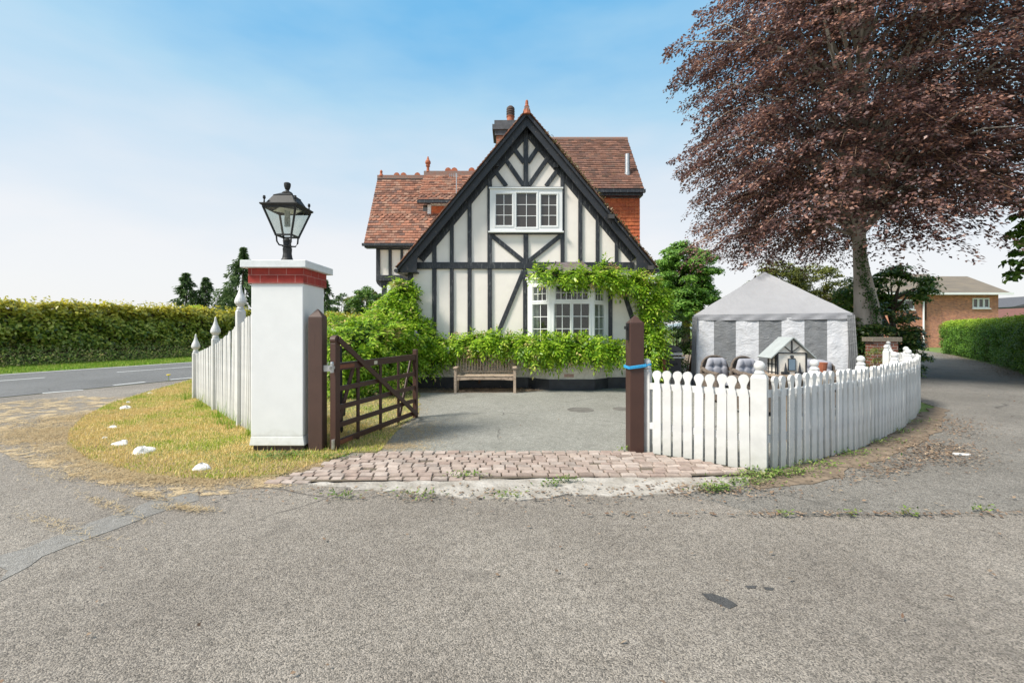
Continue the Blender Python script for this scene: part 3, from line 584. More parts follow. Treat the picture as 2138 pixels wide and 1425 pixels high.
# round sycamore to the right of the house
clump_tree('sycamore_tree', 'round topped green tree standing between the house and the gazebo', 'tree', (14.5, 38, 0), 4.6, .34, [((0, 0, 6.1), (2.35, 2.2, 2.5)), ((.2, 0, 3.4), (2.7, 2, 1.5)), ((0, 0, 4.8), (1.7, 1.6, 2.2))], 250, 200, .66, .19, .15, M['syc'], M['bark2'], flat=.62, shell=.62)
clump_tree('leafy_shrub', 'loose green shrub behind the barbecue, right of the house corner', 'shrub', (5.75, 16.3, 0), 1, .05, [((-.1, 0, 1.1), (.75, .6, 1.15)), ((.45, .2, .7), (.6, .6, .8))], 75, 90, .24, .075, .04, M['green'], M['twig'], trunk=False)
clump_tree('leafy_shrub', 'golden yellow shrub showing beside the left edge of the gazebo', 'shrub', (6.3, 15.9, 0), 1, .05, [((.05, 0, 1.75), (.3, .3, .5))], 14, 70, .16, .07, .04, M['yellow'], M['twig'], trunk=False)
clump_tree('tree', 'yellowish tree showing just over the right slope of the gazebo roof', 'tree', (14.1, 24, 0), 3, .14, [((0, 0, 3.5), (1.4, 1.1, 1.6))], 100, 120, .42, .11, .075, M['olive'], M['bark2'])
clump_tree('tree', 'green tree filling the gap between gazebo roof and copper beech trunk', 'tree', (16.6, 24.5, 0), 3, .14, [((0, 0, 3.1), (2.0, 1.3, 1.8)), ((-1.6, .3, 2.5), (1.4, 1, 1.7)), ((0, .4, 2.4), (1.6, 1, 1.4))], 230, 130, .46, .11, .075, M['olive'], M['bark2'])
clump_tree('tree', 'dark green tree standing behind the copper beech trunk in front of the brick house', 'tree', (16.4, 19.6, 0), 2.8, .13, [((.0, 0, 3.25), (1.6, 1.0, .95)), ((-1.1, .2, 2.8), (1, .9, 1.1))], 95, 120, .36, .12, .08, M['green'], M['bark2'])
clump_tree('laurel_bush', 'dark glossy laurel bush right of the gazebo, behind the brick pier', 'bush', (12.6, 15.6, 0), 1, .06, [((0, 0, 1.15), (1.25, .9, 1.3)), ((.6, -.2, .75), (.62, .7, .8)), ((-.8, -.3, .9), (.6, .6, 1.0))], 210, 120, .26, .1, .06, M['dkgreen'], M['twig'], trunk=False, shell=.6)
clump_tree('flowering_weeds', 'straggly flowering plant in front of the brick pier behind the picket fence', 'plant', (9.9, 12.5, 0), .6, .02, [((0, 0, .7), (.5, .2, .45))], 24, 40, .14, .05, .025, M['weed'], M['twig'], trunk=False)
# leafy branch from a tree outside the frame on the right
clump_tree('lime_tree', 'green tree at the far right whose leafy branch hangs into view', 'tree', (17.6, 14.0, 0), 5.5, .25, [((-2.6, -.6, 4.3), (.45, .4, .22)), ((-2.4, -.5, 3.75), (.6, .4, .25)), ((-2.3, -.5, 3.2), (.55, .4, .2)), ((-1.2, -.3, 4.6), (1.3, .9, 1.3)), ((0.3, 0, 5.5), (1.8, 1.6, 1.6)), ((-2.4, -.5, 4.75), (.4, .4, .2))], 130, 26, .22, .17, .14, M['green'], M['bark2'], droop=.6)

# copper beech
def beech():
    B = Vector((11.9, 15.4, 0)); th = thing('copper_beech_tree', B, 'huge copper beech with purple brown leaves and ivy clad trunk beside the gazebo', 'tree')
    tk = [(0, 0, 0), (-.02, 0, .7), (.05, 0, 1.4), (-.05, 0, 2.2), (-.1, 0, 3.2), (-.15, 0, 4.6), (-.1, .1, 6.5), (0, .1, 9), (.1, 0, 12), (.1, 0, 15)]
    pts = [B + Vector(p) for p in tk]; mb = MB(); mb.tube(pts, [.40, .28, .25, .235, .20, .19, .17, .15, .11, .05], 16)
    mb.tube([B + Vector((.27, -.1, 0)), B + Vector((.30, -.1, 1.5)), B + Vector((.27, -.05, 2.3)), B + Vector((.08, 0, 3.5)), B + Vector((0, 0, 4.2))], [.27, .22, .20, .13, .08], 14)     # fused second stem
    K = 2150; z = 3.35 + 12.6 * rng.uniform(0, 1, K) ** .95; th_ = rng.uniform(0, 2 * np.pi, K)
    z = z + (np.clip(np.cos(th_) * 1.2, 0, 1.2) * 1.7 + np.clip(-np.sin(th_) * 1.3 - .2, 0, 1) * .25 + np.clip(np.sin(th_), 0, 1) * .8 + np.clip(-np.cos(th_), 0, 1) * 1.0) * np.clip((8.5 - z) / 4, 0, 1)
    R = np.interp(z, [3.4, 4.2, 5.5, 7.5, 10, 12, 14, 16.5], [4.4, 5.6, 5.7, 5.6, 5.8, 5.5, 4.5, 2.0])
    lump = np.array([1 + .28 * noise.noise(Vector((math.cos(a) * 2.3, math.sin(a) * 2.3, zz * .55))) + .18 * noise.noise(Vector((math.cos(a) * 6, math.sin(a) * 6, zz * 1.6))) for a, zz in zip(th_, z)])
    R = R * lump; frac = 1 - rng.uniform(0, 1, K) ** 2.0 * .6; L = rng.uniform(1.1, 2.3, K); rad = np.stack([np.cos(th_), np.sin(th_), 0 * th_], 1)
    tip = np.array(B) + rad * (R * frac)[:, None]; tip[:, 2] = z
    root = tip - rad * L[:, None] * .9; root[:, 2] += L * .22
    px = CX + F * tip[:, 0] / np.maximum(tip[:, 1], .5); py = HZ - F * (tip[:, 2] - CH) / np.maximum(tip[:, 1], .5)
    ok = (px < 2138 + 420) & (py > -330); root, tip, L, rad, z = root[ok], tip[ok], L[ok], rad[ok], z[ok]; K = len(L); m = 125
    idx = np.repeat(np.arange(K), m); n = len(idx); s = rng.uniform(0, 1, n) ** .8; sg = rng.choice([-1, 1], n); lat = rng.uniform(0, 1, n) ** .8 * .36 * L[idx] * (1.05 - s) ** .6 * sg
    up = np.array([0, 0, 1.]); sdv = nrm(np.cross(rad, up)); dr = (rng.uniform(.22, .55, K) + np.where(z < 5, .2, 0))[idx]
    base = root[idx] + (tip - root)[idx] * s[:, None] - up * (dr * L[idx] * s ** 2)[:, None] + up * (.18 * L[idx] * s)[:, None]
    tw = rng.normal(0, .35, K)[idx]; P = base + sdv[idx] * lat[:, None] + up * (lat * tw - np.abs(lat) * .35)[:, None] + rng.normal(size=(n, 3)) * .045
    D = rad[idx] * .7 + sdv[idx] * sg[:, None] * .7 - up * .45 + rng.normal(size=(n, 3)) * .35; Nn = up + rng.normal(size=(n, 3)) * .45 + rad[idx] * .35
    npmesh('crown', leafq(P, D, Nn,  .115 * rng.uniform(.6, 1.3, n), .072 * rng.uniform(.7, 1.2, n)), 4, M['beech'], th)
    tws = MB()
    for k in range(K):
        r0, t0 = Vector(root[k]), Vector(tip[k]); u3 = Vector((0, 0, 1)); dd = .38 * L[k]
        if k % 3 == 0: tws.tube([r0, r0.lerp(t0, .35) + u3 * (.063 * L[k] - dd * .12), r0.lerp(t0, .65) + u3 * (.117 * L[k] - dd * .42), t0 + u3 * (.18 * L[k] - dd)], [.009, .008, .006, .003], 3)
        if k % 22 == 0:
            s0 = B + Vector((-.1, .05, max(4.7, r0.z * rnd.uniform(.6, .9) - .3))); mm = s0.lerp(r0, .55) + u3 * (r0 - s0).length * .12; (mb).tube([s0, mm, r0, r0.lerp(t0, .5) + u3 * (-.05 * L[k])], [.05, .04, .025, .010], 6)
    for a, e1 in ((1.9, (-1.6, 1.2, 13)), (.6, (1.8, -.6, 13)), (2.6, (-2.6, -1.8, 11)), (5, (.9, -2.4, 12.5)), (3.2, (-3.4, .4, 9.5))):
        s0 = B + Vector((-.1, 0, 5.2)); e0 = B + Vector(e1); mb.tube([s0, s0.lerp(e0, .3) + Vector((0, 0, .5)), s0.lerp(e0, .65) + Vector((.1, .1, .5)), e0], [.14, .11, .07, .03], 8)
    mb.build('trunk', M['bark'], th, smooth=True); tws.build('twigs', M['twigpale'], th)
    n = 2300; h = rng.uniform(0, 4.6, n) ; a = -1.45 + rng.normal(0, .38, n) + .5 * np.sin(h * 1.3) ; sel = rng.uniform(0, 1, n) < np.clip(1.25 - h / 4.6, .3, 1); h, a = h[sel], a[sel]; n = len(h)
    xr = np.interp(h, [p[2] for p in tk[:6]], [p[0] for p in tk[:6]]); rr = np.interp(h, [0, .7, 1.4, 2.2, 3.2, 4.6], [.43, .31, .28, .27, .22, .21]) + rng.uniform(0, .04, n)
    cx = np.where(h < 3, xr + .12, xr); P = np.column_stack([B.x + cx + rr * 1.15 * np.cos(a), B.y - .03 + rr * np.sin(a), h]); Nn = np.column_stack([np.cos(a), np.sin(a), .3 + 0 * a]) + rng.normal(size=(n, 3)) * .3
    tag(npmesh('ivy', leafq(P, rv(n) - (0, 0, .6), Nn, .06 * rng.uniform(.6, 1.3, n), .055), 4, M['ivy'], th), 'dark green ivy climbing the grey trunk')
beech()

# wisteria: compound leaves on blob volumes
def compound(P, D, N, R, pairs=4, ll=.125, lw=.044):
    n = len(P); D = nrm(D); S = nrm(np.cross(D, N)); up = np.array([0, 0, 1.]); out = []
    for k in range(pairs):
        t = (k + .6) / pairs; pos = P + D * (R * t)[:, None] - up * (R * .22 * t * t)[:, None]
        for sg in (-1, 1):
            out.append(leafq(pos, D * .55 + S * sg - up * .25 + rng.normal(size=(n, 3)) * .12, N + rng.normal(size=(n, 3)) * .15, ll * (1.05 - .35 * abs(t - .45)), lw))
    out.append(leafq(P + D * R[:, None] - up * (R * .35)[:, None], D - up * .3, N, ll, lw)); return np.concatenate(out)
def blob_surf(blobs, n, inner=.7):
    w = np.array([(r[0] * r[1] + r[1] * r[2] + r[0] * r[2]) for _, r in blobs]); w = w / w.sum(); k = rng.choice(len(blobs), n, p=w)
    C = np.array([c for c, _ in blobs], float)[k]; R = np.array([r for _, r in blobs], float)[k]; v = rv(n); lump = np.array([noise.noise(Vector(x * 2.2 + c)) for x, c in zip(v, C)])
    P = C + v * R * (rng.uniform(inner, 1.02, n) + .22 * lump)[:, None]; return P, nrm(v / R)
def climber(name, label, cat, base, blobs, n, core=True, mat='wist', sz=.26, stems=None, group=None):
    th = thing(name, base, label, cat, group); P, o = blob_surf(blobs, n); N = nrm(o * .7 + (0, 0, .8) + rng.normal(size=(n, 3)) * .3)
    D = o + rng.normal(size=(n, 3)) * .45 - (0, 0, .15); D -= N * (D * N).sum(1, keepdims=True) * .6
    # keep leaves out of the wall
    npmesh('foliage', compound(P, D, N, sz * rng.uniform(.6, 1.3, n)), 4, M[mat], th)
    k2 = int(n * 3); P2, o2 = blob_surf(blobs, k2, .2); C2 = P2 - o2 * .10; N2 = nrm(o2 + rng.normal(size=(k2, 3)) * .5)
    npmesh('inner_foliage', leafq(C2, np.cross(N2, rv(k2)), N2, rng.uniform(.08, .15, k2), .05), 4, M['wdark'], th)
    mb = MB()
    for a in (stems or []): mb.tube(a, [.03] * len(a), 6)
    if core:
        for c, r in blobs:
            for _ in range(3):
                v = Vector(rv(1)[0]); cc = Vector(c); mb.tube([cc - Vector((v.x * r[0], v.y * r[1], v.z * r[2])) * .8, cc, cc + Vector((v.x * r[0], v.y * r[1], v.z * r[2])) * .8], [.008, .012, .006], 4)
    mb.build('stems', M['twig'], th, smooth=True); return th
WY = 12.3
def pb(px, py, Y, rx, ry, rz):  # leafy mass measured on the photograph, placed at its own distance
    rx, rz = rx * rnd.uniform(.84, 1.04), rz * rnd.uniform(.8, 1.04)
    return (tuple(at(px, py, Y)), (rx, ry, rz))
lb = [pb(745, 710, 10.6, .7, .6, .5), pb(800, 690, 11.2, .75, .6, .42), pb(720, 740, 10.6, .55, .5, .6), pb(790, 740, 11.0, .8, .6, .6), pb(845, 700, 11.6, .6, .4, .5), pb(840, 750, 11.6, .6, .45, .55), pb(700, 690, 11.5, .5, .5, .34), pb(790, 668, 12.0, .5, .4, .3), pb(720, 790, 10.7, .5, .5, .35), pb(780, 790, 11.0, .6, .5, .4)]
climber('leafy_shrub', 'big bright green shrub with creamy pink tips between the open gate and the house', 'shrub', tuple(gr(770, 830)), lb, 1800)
cb = [pb(838, 610, 12.05, .28, .22, .38), pb(825, 645, 12.0, .42, .28, .35), pb(860, 680, 12.0, .35, .22, .3), pb(845, 625, 12.0, .25, .2, .3)]
climber('climbing_plant', 'green climber on the black corner post at the left end of the gable wall', 'climbing plant', tuple(at(845, 0, 12.1).xy) + (0,), cb, 560)
bb = [pb(x, y_ - 10, 11.95 if x < 1100 else 11.6, rx, ry, rz * .72) for x, y_, rx, ry, rz in ((885, 730, .45, .22, .38), (925, 735, .42, .2, .30), (965, 728, .4, .2, .28), (1010, 722, .42, .22, .38), (1045, 725, .4, .22, .36), (1085, 728, .38, .2, .3), (1120, 728, .4, .25, .3), (1165, 730, .42, .25, .32), (1205, 730, .42, .25, .3), (1245, 735, .4, .25, .28), (1285, 740, .33, .22, .26), (905, 765, .25, .18, .22), (1130, 755, .35, .2, .15), (1175, 752, .3, .18, .14), (880, 700, .3, .2, .2), (1265, 748, .22, .2, .2))]
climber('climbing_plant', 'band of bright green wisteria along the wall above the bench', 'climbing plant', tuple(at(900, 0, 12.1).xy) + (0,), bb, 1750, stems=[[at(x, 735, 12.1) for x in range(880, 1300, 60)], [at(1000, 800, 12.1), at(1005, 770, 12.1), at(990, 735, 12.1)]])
tb = [pb(x, y_ - (9 if x < 1340 else 0), Y, rx * .92, ry * .8, rz * (.72 if x < 1340 else .95)) for x, y_, Y, rx, ry, rz in ((1130, 577, 11.6, .28, .18, .13), (1165, 583, 11.55, .28, .18, .13), (1200, 582, 11.5, .3, .18, .14), (1235, 585, 11.6, .3, .2, .17), (1265, 582, 11.8, .3, .22, .26), (1295, 592, 11.9, .32, .22, .28), (1325, 592, 11.95, .3, .22, .28), (1352, 598, 12, .3, .25, .3),
      (1360, 640, 12.1, .28, .25, .38), (1358, 690, 12.1, .24, .25, .4), (1362, 735, 12.1, .24, .25, .38), (1358, 775, 12.1, .24, .22, .3), (1375, 620, 12.1, .2, .2, .3), (1262, 560, 11.9, .1, .1, .1), (1370, 700, 12.1, .18, .2, .3))]
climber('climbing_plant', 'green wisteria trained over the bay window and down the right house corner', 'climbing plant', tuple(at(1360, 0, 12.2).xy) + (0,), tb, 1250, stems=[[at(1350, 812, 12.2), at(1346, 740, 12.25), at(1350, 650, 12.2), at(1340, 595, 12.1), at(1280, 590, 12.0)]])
for (px, py, Y) in ((936, 729, 11.7), (868, 694, 11.4), (872, 700, 11.4)):
    c = at(px, py, Y); fm = MB(); fm.lathe([(.003, -.13), (.018, -.11), (.012, -.095), (.028, -.075), (.02, -.055), (.036, -.03), (.026, -.01), (.04, .02), (.025, .04), (.003, .06)], c, 9)
    tag(fm.build('wisteria_flower', M['lilac']), 'small lilac flower cluster hanging in the green foliage ' + ('left of the bench back' if px > 900 else ('at the shrub tip, higher one' if py < 698 else 'at the shrub tip, lower one')), 'flower', 'lilac wisteria flowers')

# ------------------------------------------------------------------ the half timbered house
HY = 12.3
H = thing('house', (0.4, HY, 0), 'half timbered cream and black cottage with steep clay tile roofs and white bay window', 'house')
def w_(px, py, Y=HY): return at(px, py, Y)
def fb(mb, x0, y0, x1, y1, Y, d):      # box from photo measured rectangle on a plane facing the road, depth d behind Y
    a, b = at(x0, y1, Y), at(x1, y0, Y); return mb.box(a.x, b.x, Y, Y + d, a.z, b.z)
APX, APY = 1100, 240
def rake(x, off=0): return APY + 1.204 * abs(x - APX) + off
mb = MB(); x0, x1 = w_(851, 700).x, w_(1349, 700).x
gp = [(x0, 0), (x1, 0), (x1, w_(1349, rake(1349)).z), (w_(1100, 240).x, w_(1100, 242).z), (x0, w_(851, rake(851)).z)]
mb.prism([(x, HY, z) for x, z in gp], (0, 4.0, 0)); mb.build('wall', M['cream'], H)
mb = MB(); mb.box(x0 - .03, x1 + .03, HY - .05, HY + .2, .30, 1.27); mb.build('roughcast_base', M['rough'], H)
mb = MB(); mb.box(x0 - .06, x1 + .06, HY - .09, HY + .2, 0, .31); mb.build('plinth', M['plinth'], H)
# timbers of the gable, one mesh
mb = MB(); TD = .045
def tb_(x0, y0, x1, y1, pr=TD): fb(mb, x0, y0, x1, y1, HY - pr, pr + .01)
def td(x0, y0, x1, y1, w=9, pr=.040):
    a, b = w_(x0, y0, HY), w_(x1, y1, HY); d = (b - a).normalized(); n = Vector((d.z, 0, -d.x)) * (w / 77.25 / 2)
    mb.prism([V3(p) + Vector((0, .01, 0)) for p in (a + n, b + n, b - n, a - n)], (0, -pr - .01, 0))
tb_(862, 547, 1324, 561, .055)
tb_(851, 561, 862, 712)
for a, b in ((902, 911), (939, 947), (976, 984.5), (1018, 1027)): tb_(a, 561, b, 711)
tb_(1092, 561, 1101, 711); td(1093, 566, 1041, 692); tb_(1269, 561, 1279, 711); td(1303, 612, 1322, 672); tb_(1279, 709, 1349, 715); tb_(862, 708, 1092, 713)
for a, b in ((902, 911), (939, 947), (976, 984.5), (1207.6, 1216), (1244, 1252), (1284, 1291.5)): tb_(a, max(rake(a), rake(b)) - 4, b, 547.5)
tb_(1017.5, rake(1017.5), 1027, 547.5); tb_(1170.5, rake(1179), 1179, 547.5)
tb_(1093, 262, 1103, 393, .05); tb_(1093, 487, 1103, 548); tb_(1027, 389.5, 1170.5, 394.5); tb_(1027, 484, 1170.5, 489)
for q in ((1093, 388, 1050, 326), (1104, 388, 1147, 326), (1057, 389, 1028, 350), (1140, 389, 1168, 350), (1094, 340, 1066, 302), (1102.5, 340, 1128, 302), (1027, 492, 1094, 546), (1170.5, 492, 1103, 546)): td(*q)
for s in (-1, 1):
    a, b = w_(1100, 246), w_(1100 + s * 236, 246 + 1.204 * 236); d = (b - a).normalized(); n = Vector((d.z, 0, -d.x)); n = n if n.z < 0 else -n
    mb.prism([a + Vector((0, .01, 0)), b + Vector((0, .01, 0)), b + n * .34 + Vector((0, .01, 0)), a + n * .34 + Vector((0, .01, 0))], (0, -.035 - .01, 0))
for (x, y) in ((1036, 342), (1161, 344)): tb_(x - 5, y - 5, x + 5, y + 5, .12)
mb.build('timber_frame', M['timber'], H, bevel=.006)
# bargeboards
mb = MB(); BY = 12.0
for s in (-1, 1):
    e = [(1100, 233), (1100 + s * 271.5, 559), (1100 + s * 262, 569), (1100 + s * 230, 568), (1100 + s * 229, 538), (1100, 263)]
    mb.prism([at(x, y, BY) for x, y in e], (0, .05, 0))
    e = [(1100, 229), (1100 + s * 273, 556), (1100 + s * 270, 560), (1100 + s * 262, 556), (1100, 241)]
    mb.prism([at(x, y, BY - .03) for x, y in e], (0, .03, 0))
    mb.box(*sorted((at(1100 + s * 270, 0, BY).x, at(1100 + s * 230, 0, BY).x)), BY + .05, HY, at(0, 569, BY).z, at(0, 566, BY).z)
mb.build('bargeboard', M['barge'], H, bevel=.006)

def tiles(name, o, u, v, width, length, parent, mat, gauge=.105, tw=.165, scallop=(), lift=.03, clip=None, seed=1, thk=.02):
    """clay tiles laid in courses: o lower left corner, u along the eave, v up the slope"""
    r = random.Random(seed); o, u, v = Vector(o), Vector(u).normalized(), Vector(v).normalized(); n = u.cross(v).normalized()
    if n.y > 0 and abs(n.y) > .3 or n.z < -.2: n = -n
    mb = MB(); rows = int(length / gauge)
    for i in range(rows):
        x = -(i % 2) * tw / 2
        while x < width:
            a, b = max(x + .003, 0), min(x + tw - .003, width); x += tw
            if b - a < .02: continue
            if clip and not clip((a + b) / 2, i * gauge): continue
            j = r.uniform(-.006, .006); up = lift + r.uniform(-.004, .005); y0 = i * gauge + j; y1 = min(y0 + gauge * 1.35, length + .02); w = b - a
            if i in scallop: prof = [(a, y0 + .045), (a + w * .2, y0 + .012), (a + w * .5, y0 - .008), (b - w * .2, y0 + .012), (b, y0 + .045)]
            else: prof = [(a, y0), (b, y0)]
            lo = [o + u * p + v * q + n * (up) for p, q in prof]; hi = [o + u * b + v * y1 + n * .004, o + u * a + v * y1 + n * .004]
            top = lo + hi; bot = [p - n * thk for p in lo] + [p - n * .004 for p in hi]; k = len(top); base = len(mb.v)
            mb.add(top + bot, [tuple(range(k)), tuple(range(2 * k - 1, k - 1, -1))] + [(m, m + k, (m + 1) % k + k, (m + 1) % k) for m in range(k)])
    return mb.build(name, mat, parent)
# main roof (front wing): two slabs and their tiles
ap = at(1100, 229, BY - .08); eL = at(827, 559, BY - .08); eR = at(1373, 559, BY - .08)
roof_back = 16.3
mb = MB()
for e in (eL, eR):
    d = (e - ap); nn = Vector((d.z, 0, -d.x)).normalized(); nn = nn if nn.z > 0 else -nn
    mb.prism([ap - nn * .02, e - nn * .02, e - nn * .07, ap - nn * .09], (0, roof_back - BY + .08, 0))
roof = mb.build('roof', M['barge'], H)
for e, m_, sg in ((eL, 'tileL', -1), (eR, 'tileR', 1)):
    sl = (ap - e).length
    if sg < 0: tiles('tiles', Vector((e.x, roof_back, e.z)), (0, -1, 0), ap - e, roof_back - BY + .13, sl, roof, M[m_], seed=3)
    else: tiles('tiles', Vector((e.x, BY - .13, e.z)), (0, 1, 0), ap - e, roof_back - BY + .13, sl, roof, M[m_], seed=4)
mb = MB(); mb.tube([ap + Vector((0, -.06, .0)), ap + Vector((0, 4.2, .0))], .07, 8); mb.build('ridge_tile', M['ridge'], roof)
mb = MB(); mb.lathe([(.11, -.14), (.09, -.02), (.06, .05), (.07, .07), (.045, .1), (.035, .22), (.02, .24)], ap + Vector((0, .02, .02)), 8); mb.build('finial', M['terra'], roof)
# moss tufts along the right rake
n = 700; t = rng.uniform(.15, .98, n); P = np.array(ap) + t[:, None] * np.array(eR - ap) + np.column_stack([rng.normal(0, .02, n), rng.uniform(-.12, .1, n), .04 + rng.normal(0, .02, n)])
npmesh('moss', leafq(P, rv(n), rv(n), .05, .04), 4, m_leaf('roof moss', [(.10, .09, .03), (.17, .14, .05), (.22, .16, .08)], .1), roof)['kind'] = 'stuff'
# gutters ends at the eaves
for e, nm in ((eL, 'gutter'), (eR, 'gutter')):
    s = -1 if e is eL else 1; MB().tube([e + Vector((s * .01, .02, -.07)), e + Vector((s * .01, 2.2, -.07))], .055, 10).build(nm, M['timber'], H)

# right rear range
eY, rY = 14.2, 16.26; vX = 4.12; ez = CH + (HZ - 394) / F * eY; rz = CH + (HZ - 290) / F * rY; lx = .6
mb = MB(); sv = Vector((0, rY - eY, rz - ez)); nn = Vector((0, -sv.z, sv.y)).normalized()
a, b = Vector((lx, eY, ez)), Vector((vX, eY, ez)); mb.prism([a, b, b + sv, a + sv], -nn * .09)
bk = Vector((0, rY - eY, -(rz - ez))); mb.prism([a + sv, b + sv, b + sv + bk, a + sv + bk], Vector((0, rz - ez, rY - eY)).normalized() * -.09)
rr = mb.build('roof', M['barge'], H)
tiles('tiles', a, (1, 0, 0), sv, vX - lx, sv.length, rr, M['tileR'], gauge=.125, tw=.2, seed=7)
MB().tube([a + sv + Vector((0, 0, -.02)), b + sv + Vector((0, 0, -.02))], .085, 8).build('ridge_tile', M['ridge'], rr)
mb = MB().box(lx, vX - .02, eY + .02, eY + .38, ez - .2, ez - .09); mb.box(lx, vX + .03, eY - .08, eY + .03, ez - .13, ez - .03); mb.build('fascia', M['timber'], H)
wX = 4.03; mb = MB(); mb.box(1.5, wX, 14.5, 18.0, 0, ez); pp = [(wX - .002, 14.6, ez - .02), (wX - .002, 17.95, ez - .02), (wX - .002, 16.27, rz - .1)]
mb.prism(pp, (-.2, 0, 0)); mb.build('wall', M['cream'], H)
tiles('hung_tiles', (1.9, 14.47, 3.6), (1, 0, 0), (0, .0, 1), wX - 1.9 + .03, ez - .2 - 3.6, H, M['hung'], gauge=.118, tw=.19, scallop=(6, 7, 8), seed=9)
tiles('hung_tiles', (3.4, 14.30, 3.2), (1, 0, 0), (0, .35, 1), .72, .85, H, M['hung'], gauge=.118, tw=.19, seed=10)
c = at(1310, 362, 14.75); mb = MB(); mb.lathe([(.075, -.1), (.1, -.08), (.1, .02), (.085, .03), (.08, .62), (.0, .62)], c, 16); mb.build('flue_pipe', M['steel'], rr)

# left rear range
eY, rY, LX = 14.2, 15.66, -4.62; ez = CH + (HZ - 508) / F * eY; rz = CH + (HZ - 372) / F * rY
sv = Vector((0, rY - eY, rz - ez)); nn = Vector((0, -sv.z, sv.y)).normalized(); a, b = Vector((LX, eY, ez)), Vector((-.6, eY, ez))
mb = MB(); mb.prism([a, b, b + sv, a + sv], -nn * .09); bk = Vector((0, 1.46, -(rz - ez))); mb.prism([a + sv, b + sv, b + sv + bk, a + sv + bk], Vector((0, rz - ez, 1.46)).normalized() * -.09)
lr = mb.build('roof', M['barge'], H)
tiles('tiles', a, (1, 0, 0), sv, 3.9, sv.length, lr, M['tileL'], gauge=.105, tw=.165, scallop=(9, 10, 11, 17, 18, 19), seed=12)
mb = MB(); mb.box(LX, -2.9, rY - .06, rY + .06, rz - .06, rz + .09); mb.build('ridge_tile', M['ridge'], lr)
for px in (829, 843, 872):
    c = at(px, 366, rY); MB().tube([c + Vector((0, -.05, -.02)), c + Vector((0, .05, -.02))], .105, 10).build('ridge_crest', M['terra'], lr)
MB().lathe([(.09, 0), (.07, .05), (.04, .1), (.05, .17), (.02, .22)], Vector((LX + .12, rY, rz + .06)), 8).build('finial', M['terra'], lr)
mb = MB().box(LX - .05, -2.5, eY - .06, eY + .04, ez - .08, ez - .0); mb.box(LX + .0, -2.5, eY + .04, 14.5, ez - .12, ez - .06); mb.build('gutter', M['timber'], H)
ux = -4.34; uz0, uz1 = at(0, 585, 14.5).z, ez - .05
mb = MB(); mb.box(ux + .03, -2.4, 14.5, 17, uz0 + .05, uz1); mb.prism([(ux + .05, 14.55, uz1), (ux + .05, 16.9, uz1), (ux + .05, 15.7, rz - .1)], (.15, 0, 0)); mb.box(-4.0, -1, 15.0, 17, 0, uz0 + .05); mb.build('wall', M['cream'], H)
mb = MB()
def ub(x0, y0, x1, y1, pr=.05): fb(mb, x0, y0, x1, y1, 14.5 - pr, pr + .01)
ub(785, 515, 793, 586); ub(793, 513, 900, 521, .045); ub(785, 574, 900, 586, .06)
for a_, b_ in ((811, 817.5), (836, 841.5), (862, 868)): ub(a_, 521, b_, 575, .04)
mb.box(ux, ux + .05, 14.56, 17, uz0, uz0 + .16); mb.build('timber_frame', M['timber'], H, bevel=.006)
mb = MB(); fb(mb, 797, 586, 805.5, 800, 14.55, .14); p = [(786, 586), (797, 601), (797, 612)]
mb.prism([at(x, y, 14.56) for x, y in ((785, 586), (787, 592), (793, 598), (798, 601), (798, 586))], (0, .1, 0)); mb.prism([at(x, y, 14.56) for x, y in ((805, 586), (805, 598), (816, 586))], (0, .1, 0))
mb.build('porch_post', M['timber'], H)
# dormer on the left range
dY, dR = 14.6, 15.6; dx0 = at(877, 0, 14.9).x; dz0, dz1 = at(0, 417, dY).z, at(0, 364, dR).z
sv = Vector((0, dR - dY, dz1 - dz0)); a, b = Vector((dx0, dY, dz0)), Vector((-.7, dY, dz0)); nn = Vector((0, -sv.z, sv.y)).normalized()
mb = MB(); mb.prism([a, b, b + sv, a + sv], -nn * .07); bk = Vector((0, 1, -(dz1 - dz0))); mb.prism([a + sv, b + sv, b + sv + bk, a + sv + bk], Vector((0, dz1 - dz0, 1)).normalized() * -.07)
dr = mb.build('roof', M['barge'], H)
tiles('tiles', a, (1, 0, 0), sv, b.x - a.x, sv.length, dr, M['tileL'], scallop=(1, 2), seed=15)
mb = MB(); mb.box(dx0, -.7, dR - .06, dR + .06, dz1 - .07, dz1 + .1); mb.build('ridge_tile', M['ridge'], dr)
for px in (936, 949, 985):
    c = at(px, 356, dR); MB().tube([c + Vector((0, -.05, -.02)), c + Vector((0, .05, -.02))], .11, 10).build('ridge_crest', M['terra'], dr)
MB().lathe([(.075, 0), (.05, .06), (.045, .17), (.08, .2), (.055, .23), (.095, .3), (.09, .36), (.05, .42), (.025, .5), (.02, .53)], Vector((dx0 + .13, dR, dz1 + .08)), 12).build('finial', M['terra'], dr)
mb = MB(); mb.box(dx0 - .03, -1, dY - .04, dY + .06, dz0 - .1, dz0 - .01); mb.build('fascia', M['timber'], H)
mb = MB(); d0 = at(897, 0, 14.85).x; mb.box(d0 + .01, -1, 14.86, 15.6, 4.6, dz0 - .02); mb.build('dormer_wall', M['cream'], H)
tiles('hung_tiles', (d0 + .06, 14.83, 4.65), (1, 0, 0), (0, 0, 1), 1.4, dz0 - .1 - 4.65, H, M['hung'], gauge=.13, tw=.19, seed=17)
mb = MB(); mb.box(d0 - .06, d0 + .05, 14.80, 14.88, 4.6, dz0 - .1); mb.build('corner_board', M['upvc'], H)
mb = MB(); c = at(890, 0, 14.9).x; mb.box(c - .1, d0 - .06, 14.86, 15.5, dz0 - .75, dz0 - .1); mb.build('dormer_window', M['glass'], H)
